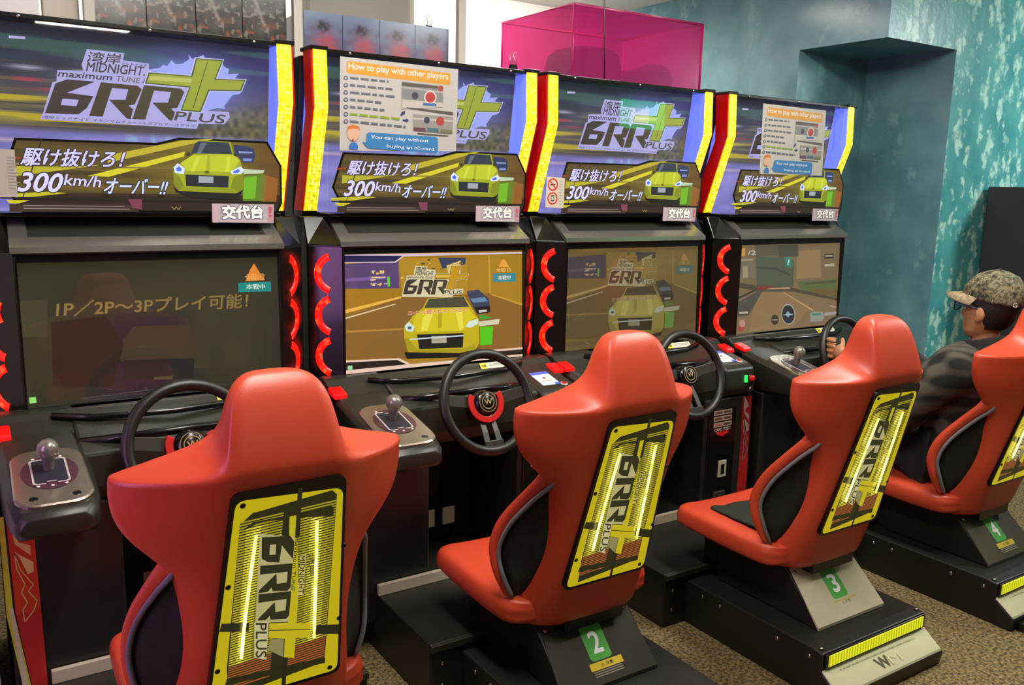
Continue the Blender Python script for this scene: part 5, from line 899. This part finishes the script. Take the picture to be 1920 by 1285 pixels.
for i in range(4): prize_box(-.235+i*.155, -.235+(i+1)*.155, .652, 1.84, 2.120-.002*i, .2, 1, o2[i], 'blue and red picture boxes on the rack')
one(MB().box(-.12, .33, .90, 1.05, 1.84, 2.33), 'carton', mat('grey_carton', '#a8a498', .7), 'tall plain grey carton behind the blue and red picture boxes', 'box', bevel=.002)
one(MB().box(.437, .455, .64, .76, 1.84, 1.99).box(.437, .475, .66, .76, 1.84, 1.985), 'brown_box', mat('brown_card', '#6c5238', .7), 'small brown box beside the right cream post', 'box', bevel=.002)
one(MB().box(-1.34, -1.115, .652, .68, 1.84, 2.5), 'white_board', mat('white_board', '#efece6', .5), 'blank white board at the left end of the rack', 'board', bevel=.002)
one(MB().box(-1.105, -.998, .652, .70, 1.84, 2.5), 'cream_panel', mat('cream_panel', '#cfc8b4', .5), 'narrow cream panel between the white board and the dark boxes', 'panel', bevel=.004)
# binder clip gripping the marquee edge
def clip(x, y, z, label, s=1.0):
    r = thing('binder_clip', label, 'clip', (x, y, z), 'binder clips')
    MB().px([(-.012*s, -.012*s), (-.003*s, .008*s), (.003*s, .008*s), (.012*s, -.012*s), (.010*s, -.012*s), (.002*s, .006*s), (-.002*s, .006*s), (-.010*s, -.012*s)], -.014*s, .014*s).build('clip_body', M_BLACK2, r)
    for q in (-1, 1): MB().tube([(-.008*s, q*.004*s, .004*s), (-.010*s, q*.008*s, .03*s), (-.003*s, q*.011*s, .05*s), (.003*s, q*.011*s, .05*s), (.010*s, q*.008*s, .03*s), (.008*s, q*.004*s, .004*s)], .0012*s, 6).build('wire_handle', M_CHROME, r, smooth=True)
    return r
clip(.345, .10, 1.912, 'binder clip on top of the marquee beside the pink tub')
clip(.315, .70, 2.125, 'binder clip on the rightmost blue and red picture box')
# pink see-through tub on a locker, dark bundles inside
one(MB().box(.80, 1.98, .53, 1.22, 0, 1.925), 'storage_locker', mat('grey_locker', '#5a5a58', .5), 'grey locker hidden behind the cabinets, under the pink tub', 'locker', bevel=.004)
def pink_material():
    m = bpy.data.materials.new('translucent_pink'); m.use_nodes = True; nt = m.node_tree; b = nt.nodes['Principled BSDF']; out = nt.nodes['Material Output']
    b.inputs['Base Color'].default_value = (*lin('#e44ca4'), 1); b.inputs['Roughness'].default_value = .25
    t = nt.nodes.new('ShaderNodeBsdfTransparent'); t.inputs[0].default_value = (*lin('#f2a4d4'), 1); mx = nt.nodes.new('ShaderNodeMixShader'); mx.inputs[0].default_value = .24
    nt.links.new(t.outputs[0], mx.inputs[1]); nt.links.new(b.outputs[0], mx.inputs[2]); nt.links.new(mx.outputs[0], out.inputs[0]); return m
M_PINK = pink_material(); M_PINKRIM = mat('pink_rim', '#c02468', .3)
tub = thing('pink_tub', 'see-through pink tub upside down on the locker behind the cabinets', 'tub', (.946, .55, 1.925))
wx, wy, hz, th = .776, .584, .352, .002
for n, q in (('front_panel', (0, wx, 0, th, 0, hz)), ('back_panel', (0, wx, wy-th, wy, 0, hz)), ('side_panel', (0, th, th, wy-th, 0, hz)), ('side_panel', (wx-th, wx, th, wy-th, 0, hz)), ('top_panel', (0, wx, 0, wy, hz, hz+th))): MB().box(*q).build(n, M_PINK, tub)
e = MB()
for z in (hz,): e.tube([(0, 0, z), (wx, 0, z), (wx, wy, z), (0, wy, z)], .006, 8, loop=True)
e.build('top_rim', M_PINKRIM, tub, smooth=True)
for x, y in ((0, 0), (wx, 0), (0, wy), (wx, wy)): MB().tube([(x, y, 0), (x, y, hz)], .0055, 8).build('corner_edge', M_PINKRIM, tub, smooth=True)
def bundle(x0, x1, y0, y1, z0, h, label, skew=0):
    mb = MB(); rings = []
    for z, k in ((0, .95), (.02, 1), (h*.6, 1), (h*.85, .92), (h*.97, .72), (h, .4)):
        rings.append([((x0+x1)/2+(x1-x0)/2*k*math.copysign(abs(math.cos(t))**.5, math.cos(t)), (y0+y1)/2+(y1-y0)/2*k*math.copysign(abs(math.sin(t))**.5, math.sin(t)), z0+z+skew*max(0, math.cos(t))*z) for t in [2*math.pi*i/28 for i in range(28)]])
    mb.loft(rings); return one(mb, 'dark_bundle', mat('dark_bundle_cloth', '#3c2024', .7), label, 'bundle', 'dark bundles in the pink tub', smooth=True)
bundle(1.07, 1.36, .66, 1.0, 1.927, .22, 'taller dark rounded bundle at the left inside the pink tub')
bundle(1.37, 1.66, .63, .92, 1.927, .135, 'lower dark rounded bundle at the right inside the pink tub', .3)
one(MB().lathe([(.0, 0), (.045, .002), (.048, .02), (.048, .13), (.03, .16), (.018, .17), (.018, .195), (.0, .196)], (1.40, .97, 1.927), (0, 0, 1), 18), 'white_bottle', mat('white_plastic', '#e8e4ec', .3), 'white bottle standing between the two dark bundles in the pink tub', 'bottle', smooth=True)
one(MB().tube([(1.012, .43, 2.62), (1.015, .43, 2.3), (1.028, .43, 2.06), (1.035, .43, 1.88)], .003, 8), 'hanging_cable', M_BLACK2, 'thin dark cable hanging from the ceiling in front of the pink tub', 'cable', smooth=True)
# neighbours at the two ends of the row
nb = thing('white_machine', 'white machine at the left edge beside the leftmost cabinet', 'machine', (-1.77, 0, 0))
MB().box(-.37, .375, -.30, .45, .06, 1.35).build('housing', mat('white_gloss', '#d8d2dc', .35), nb, bevel=.02, segs=3)
MB().box(-.35, .35, -.27, .42, 0, .06).build('plinth', M_BLACK, nb)
MB().box(-.30, .30, -.305, -.298, .75, 1.2).build('window', M_BLACK2, nb, bevel=.004)
dk = thing('dark_machine', 'dark machine standing against the flecked teal wall at the right edge', 'machine', (3.9, -.2, 0))
MB().box(-.545, .6, -.16, .17, .05, 1.545).build('housing', mat('dark_grey_metal', '#2c2f30', .55), dk, bevel=.006)
MB().box(-.50, .55, -.14, .15, 0, .05).build('plinth', M_BLACK, dk)
# lit exit sign across the room, seen mirrored in a marquee cover
ex = thing('exit_sign', 'green and white lit exit sign hanging across the aisle', 'sign', (4.97, -4.52, 2.28))
MB().box(-.30, .30, -.03, .03, -.14, .15).build('sign_case', mat('sign_green', '#0c9c58', .4, emit='#10c070', estr=6), ex, bevel=.01)
MB().box(-.20, .06, .03, .034, -.09, .07).build('white_pictogram_field', mat('sign_white', '#e8f8f0', .4, emit='#e8fff4', estr=4), ex)
for x in (-.2, .2): MB().tube([(x, 0, .15), (x, 0, .34)], .006).build('hanger', M_STEEL, ex)
box = MB().box(1.60, 1.68, -1.36, -1.26, 0, .03).build('floor_junction_box', M_BLACK2, bevel=.004)
tag(box, 'small black plate on the carpet left of the rightmost base', 'plate')

# ---------------------------------------------------------------- the player
def skin_mesh(verts, edges, radii, sub=2):
    me = bpy.data.meshes.new('chain'); bm = bmesh.new(); ly = bm.verts.layers.skin.verify()
    vs = [bm.verts.new(v) for v in verts]
    for i, (v, r) in enumerate(zip(vs, radii)):
        v[ly].radius = r if isinstance(r, tuple) else (r, r); v[ly].use_root = (i == 0)
    for a, b in edges: bm.edges.new((vs[a], vs[b]))
    bm.to_mesh(me); bm.free()
    o = bpy.data.objects.new('chain', me); COL.objects.link(o)
    o.modifiers.new('s', 'SKIN').use_smooth_shade = True
    if sub: m = o.modifiers.new('b', 'SUBSURF'); m.levels = m.render_levels = sub
    dg = bpy.context.evaluated_depsgraph_get(); out = bpy.data.meshes.new_from_object(o.evaluated_get(dg)); bpy.data.objects.remove(o)
    return [tuple(v.co) for v in out.vertices], [tuple(p.vertices) for p in out.polygons]
def remeshed(mb, voxel, smooth=6):
    me = bpy.data.meshes.new('r'); me.from_pydata(mb.v, [], mb.f); o = bpy.data.objects.new('r', me); COL.objects.link(o)
    r = o.modifiers.new('r', 'REMESH'); r.mode = 'VOXEL'; r.voxel_size = voxel
    s = o.modifiers.new('s', 'SMOOTH'); s.iterations = smooth; s.factor = .5
    dg = bpy.context.evaluated_depsgraph_get(); out = bpy.data.meshes.new_from_object(o.evaluated_get(dg)); bpy.data.objects.remove(o)
    q = MB(); q.add([tuple(v.co) for v in out.vertices], [tuple(p.vertices) for p in out.polygons]); return q
def head_ring(z, f, b, w, n=28, ex=1.0):
    cy, d = (f+b)/2, (f-b)/2; out = []
    for i in range(n):
        t = 2*math.pi*i/n; c, s_ = math.cos(t), math.sin(t)
        k = 1-.10*max(0, s_)*abs(c)        # face narrows towards the front
        out.append((w*c*ex*k, cy+d*s_*ex, z))
    return out
HEAD = [(.942, -.812, -.85, .022), (.950, -.795, -.875, .040), (.968, -.785, -.905, .056), (1.00, -.783, -.945, .066), (1.03, -.781, -.962, .071), (1.065, -.790, -.974, .074), (1.10, -.783, -.978, .076), (1.14, -.797, -.975, .0755), (1.175, -.83, -.952, .060), (1.196, -.872, -.92, .026)]
def at_z(z):
    for a, b in zip(HEAD, HEAD[1:]):
        if a[0] <= z <= b[0]:
            t = (z-a[0])/(b[0]-a[0]); return tuple(a[k]*(1-t)+b[k]*t for k in (1, 2, 3))
def build_person():
    r0 = Vector((1.8303+.035, -.010-.02, .012))
    MS = mat('skin', '#b8835c', .5, bump=(200, .05), noise=(30, '#b07a54'))
    MJ = plaid(); MT = mat('dark_denim', '#1c1e26', .85, bump=(300, .2)); MH = mat('black_hair', '#17120e', .55, bump=(150, .6))
    mb = MB()
    V = [(0, -.80, .48), (0, -.835, .60), (0, -.855, .76), (0, -.865, .85), (0, -.875, .925), (0, -.880, 1.0)]
    Rr = [(.135, .105), (.125, .10), (.135, .10), (.10, .075), .046, .046]; E = [(0, 1), (1, 2), (2, 3), (3, 4), (4, 5)]
    for s in (-1, 1):
        o = len(V); V += [(s*.155, -.85, .855), (s*.235, -.69, .60), (s*.205, -.49, .75), (s*.190, -.405, .812)]; Rr += [.05, .040, .030, .023]; E += [(3, o), (o, o+1), (o+1, o+2), (o+2, o+3)]
        o = len(V); V += [(s*.085, -.72, .46), (s*.105, -.37, .50), (s*.10, -.13, .27), (s*.10, -.05, .24)]; Rr += [.080, .055, .036, .03]; E += [(0, o), (o, o+1), (o+1, o+2), (o+2, o+3)]
    mb.add(*skin_mesh(V, E, Rr))
    mb.loft([head_ring(*h) for h in HEAD])
    mb.loft([[(x*k, -.787+dy, z) for x, dy, z in ((-.014, 0, z0), (0, d, z0), (.014, 0, z0), (0, -.02, z0))] for z0, d, k in ((1.018, .010, .7), (1.026, .026, 1), (1.036, .026, .9), (1.062, .008, .55), (1.075, .002, .4))])   # nose
    for z0, k in ((.992, 1), (1.001, 1.05)): mb.sphere((0, -.785, z0), .012, 10, sc=(1.7*k, .55, .35))     # lips
    for s in (-1, 1):
        mb.sphere((s*.074, -.878, 1.045), .03, 14, sc=(.30, .62, 1.05)); mb.sphere((s*.073, -.870, 1.022), .014, 10, sc=(.5, .8, 1))   # ears
        # hand: palm outside the rim, fingers round it, thumb on the near side
        P = Vector((s*.194, -.378, .826)); rc = (s*.156, -.318)
        mb.add(*skin_mesh([(s*.190, -.405, .812), (s*.195, -.375, .824), (s*.190, -.348, .830)], [(0, 1), (1, 2)], [(.022, .022), (.016, .034), (.015, .036)]))
        for j, (dz, ln_) in enumerate(((-.034, .85), (-.011, 1.0), (.012, 1.02), (.034, .95))):
            z = .830+dz; pts = []
            for a, q in ((20, .028), (75, .0275), (122, .0265), (122+52*ln_, .0258)):      # from the outer side round the far side to the inside
                t = math.radians(a); pts.append((rc[0]+s*q*math.cos(t), rc[1]+q*math.sin(t), z))
            pts = [(s*.190, -.352, z)]+pts
            mb.add(*skin_mesh(pts, [(0, 1), (1, 2), (2, 3), (3, 4)], [.0098, .0095, .009, .0085, .0075], 1))
        mb.add(*skin_mesh([(s*.188, -.384, .838), (s*.172, -.372, .862), (s*.157, -.358, .872), (s*.146, -.348, .876)], [(0, 1), (1, 2), (2, 3)], [.012, .011, .0095, .008], 1))
    p = remeshed(mb, .0042, 4).build('person', MS, smooth=True, loc=r0)
    tag(p, 'person in a camouflage cap, glasses and dark jacket driving in the rightmost seat', 'person')
    # jacket and trousers follow the body
    V = [(0, -.79, .445), (0, -.835, .60), (0, -.865, .75), (0, -.875, .850), (0, -.882, .922)]; Rr = [(.205, .16), (.20, .155), (.205, .15), (.155, .115), (.085, .080)]; E = [(0, 1), (1, 2), (2, 3), (3, 4)]
    for s in (-1, 1):
        o = len(V); V += [(s*.175, -.855, .845), (s*.225, -.77, .74), (s*.250, -.70, .590), (s*.228, -.55, .690), (s*.200, -.432, .795)]; Rr += [.088, .088, .088, .068, .042]; E += [(3, o)]+[(o+i, o+i+1) for i in range(4)]
    j = MB(); j.add(*skin_mesh(V, E, Rr)); jq = remeshed(j, .012, 5)
    jo = jq.build('jacket', MJ, p, smooth=True)
    cl = MB(); rg = []
    for rr_, z, dy in ((.092, .90, 0), (.080, .945, .004), (.072, .952, .004), (.064, .93, .004)): rg.append([(rr_*1.0*math.cos(t), -.882+dy+rr_*.98*math.sin(t), z-.022*math.sin(t)) for t in [2*math.pi*i/28 for i in range(28)]])
    cl.loft(rg, caps=False); cl.build('collar', mat('black_collar', '#131312', .9), jo, smooth=True, sub=1)
    V = [(0, -.78, .46)]; Rr = [(.16, .12)]; E = []
    for s in (-1, 1):
        o = len(V); V += [(s*.09, -.70, .465), (s*.108, -.37, .50), (s*.105, -.14, .285)]; Rr += [.098, .072, .056]; E += [(0, o), (o, o+1), (o+1, o+2)]
    j = MB(); j.add(*skin_mesh(V, E, Rr)); remeshed(j, .012, 4).build('trousers', MT, p, smooth=True)
    for s in (-1, 1):
        q = MB(); q.loft([[(s*.10+w*math.cos(t), y, z+h*math.sin(t)) for t in [2*math.pi*i/14 for i in range(14)]] for y, z, w, h in ((-.145, .235, .020, .02), (-.13, .24, .038, .04), (-.05, .235, .042, .036), (.02, .235, .042, .028), (.055, .235, .025, .015))]); q.build('shoe', M_BLACK, p, smooth=True, sub=1)
    # hair below the cap
    h = MB(); rings_o = []
    for z, a0 in ((.985, 62), (1.0, 70), (1.02, 82), (1.045, 92), (1.06, 104), (1.075, 118), (1.09, 128), (1.115, 135)):
        f, b, w = at_z(z); row = []
        for i in range(25):
            t = math.radians(-90-a0+2*a0*i/24); cy, d = (f+b)/2, (f-b)/2; k = 1.075 if 0 < i < 24 else 1.0
            row.append((w*math.cos(t)*k, cy+d*math.sin(t)*(1.05 if 0 < i < 24 else 1.0), z))
        rings_o.append(row)
    h.loft(rings_o, closed=False, caps=False); ho = h.build('hair', MH, p, smooth=True); so = ho.modifiers.new('solid', 'SOLIDIFY'); so.thickness = .006; so.offset = -1
    # cap
    c = MB(); tilt = lambda y: (y+.89)*.14
    rings = []
    for z, f, b, w in ((1.092, -.772, -.992, .083), (1.10, -.769, -.994, .0845), (1.135, -.775, -.993, .084), (1.165, -.795, -.982, .077), (1.188, -.825, -.962, .062), (1.203, -.86, -.925, .036), (1.208, -.88, -.902, .012)):
        rings.append([(x, y, zz+tilt(y)*(1 if z < 1.12 else .4)) for x, y, zz in head_ring(z, f, b, w)])
    c.loft(rings); co = c.build('cap', camo(), p, smooth=True)
    br = MB(); up, dn = [], []
    for i in range(17):
        t = math.radians(200-i*220/16) if False else math.radians(168-i*156/16)
        x = .083*math.cos(t); y0 = -.882+.111*math.sin(t); y1 = y0+.068*max(0, math.sin(t))**.7
        zi = 1.096+tilt(y0); zo = zi-.010-.022*(x/.083)**2
        up.append(((x, y0-.004, zi+.003), (x*1.0, y1, zo+.003))); dn.append(((x, y0-.004, zi), (x, y1, zo)))
    rings = [[u[0], u[1], d_[1], d_[0]] for u, d_ in zip(up, dn)]; br.loft(rings); br.build('brim', mat('cap_brim_cloth', '#a08c68', .9, noise=(60, '#6c6450')), co, smooth=True)
    MB().sphere((0, -.89, 1.209), .007, 10, sc=(1, 1, .6)).build('button', M_BLACK, co, smooth=True)
    a = Art(.0005); a.text('#d8d4c8', 'G', [(-.009, -.008), (.006, -.008), (-.009, .008)], .05); a.build('cap_mark', ((-.042, -.985, 1.088), (.8, -.6, 0), (0, 0, 1), (-.6, -.8, 0)), M_PRINT, co)
    # glasses
    g = MB()
    for s in (-1, 1):
        g.tube([(s*.034+.024*math.cos(t)*(1.0), -.760-.006*abs(math.cos(t)), 1.062+.019*math.sin(t)) for t in [2*math.pi*i/24 for i in range(24)]], .0024, 8, loop=True)
        g.tube([(s*.058, -.766, 1.068), (s*.076, -.785, 1.068), (s*.0795, -.86, 1.066), (s*.078, -.885, 1.055)], .0024, 8)
    g.tube([(-.010, -.758, 1.066), (0, -.756, 1.070), (.010, -.758, 1.066)], .0024, 8)
    go = g.build('glasses', mat('dark_blue_frame', '#1c2840', .3), p, smooth=True)
    for s in (-1, 1): MB().lathe([(.022, 0), (.022, .001), (.0, .0015)], (s*.034, -.762, 1.062), (0, 1, 0), 20).build('lens', M_CLEAR, go)
    for s in (-1, 1):
        e_ = MB().sphere((s*.032, -.797, 1.062), .0125, 12).build('eye', mat('eye_white', '#e0d8d0', .2), p, smooth=True)
        MB().sphere((s*.032, -.7870, 1.062), .005, 10, sc=(1, .5, 1)).build('iris', mat('iris', '#1c120c', .2), e_, smooth=True)
def plaid():
    m = bpy.data.materials.new('dark_plaid_cloth'); m.use_nodes = True; nt = m.node_tree; b = nt.nodes['Principled BSDF']; L = nt.links
    tc = nt.nodes.new('ShaderNodeTexCoord'); res = []
    for ax in ('X', 'Z'):
        sp = nt.nodes.new('ShaderNodeSeparateXYZ'); L.new(tc.outputs['Object'], sp.inputs[0])
        mu = nt.nodes.new('ShaderNodeMath'); mu.operation = 'MULTIPLY'; mu.inputs[1].default_value = 84; L.new(sp.outputs[ax], mu.inputs[0])
        if ax == 'X':
            ad = nt.nodes.new('ShaderNodeMath'); ad.operation = 'MULTIPLY_ADD'; ad.inputs[1].default_value = 70; L.new(sp.outputs['Y'], ad.inputs[0]); L.new(mu.outputs[0], ad.inputs[2]); mu = ad
        sn = nt.nodes.new('ShaderNodeMath'); sn.operation = 'SINE'; L.new(mu.outputs[0], sn.inputs[0]); res.append(sn)
    ad = nt.nodes.new('ShaderNodeMath'); ad.operation = 'ADD'; L.new(res[0].outputs[0], ad.inputs[0]); L.new(res[1].outputs[0], ad.inputs[1])
    r = nt.nodes.new('ShaderNodeValToRGB'); r.color_ramp.elements[0].color = (*lin('#15140f'), 1); r.color_ramp.elements[1].color = (*lin('#4c483e'), 1)
    r.color_ramp.elements[0].position = .34; r.color_ramp.elements[1].position = .72
    mr = nt.nodes.new('ShaderNodeMapRange'); mr.inputs['From Min'].default_value = -2; mr.inputs['From Max'].default_value = 2; L.new(ad.outputs[0], mr.inputs['Value']); L.new(mr.outputs[0], r.inputs['Fac'])
    L.new(r.outputs['Color'], b.inputs['Base Color']); b.inputs['Roughness'].default_value = .95; return m
def camo():
    m = bpy.data.materials.new('camouflage_cloth'); m.use_nodes = True; nt = m.node_tree; b = nt.nodes['Principled BSDF']; L = nt.links
    tc = nt.nodes.new('ShaderNodeTexCoord'); n = nt.nodes.new('ShaderNodeTexNoise'); n.inputs['Scale'].default_value = 42; n.inputs['Detail'].default_value = 3; L.new(tc.outputs['Object'], n.inputs['Vector'])
    r = nt.nodes.new('ShaderNodeValToRGB'); r.color_ramp.interpolation = 'CONSTANT'; e = r.color_ramp.elements
    e[0].position = 0; e[0].color = (*lin('#2e2c20'), 1); e[1].position = .42; e[1].color = (*lin('#57543e'), 1)
    for p_, c in ((.52, '#7c775c'), (.60, '#48462f'), (.68, '#938e76')): q = e.new(p_); q.color = (*lin(c), 1)
    L.new(n.outputs['Fac'], r.inputs['Fac']); L.new(r.outputs['Color'], b.inputs['Base Color']); b.inputs['Roughness'].default_value = .9; return m
build_person()
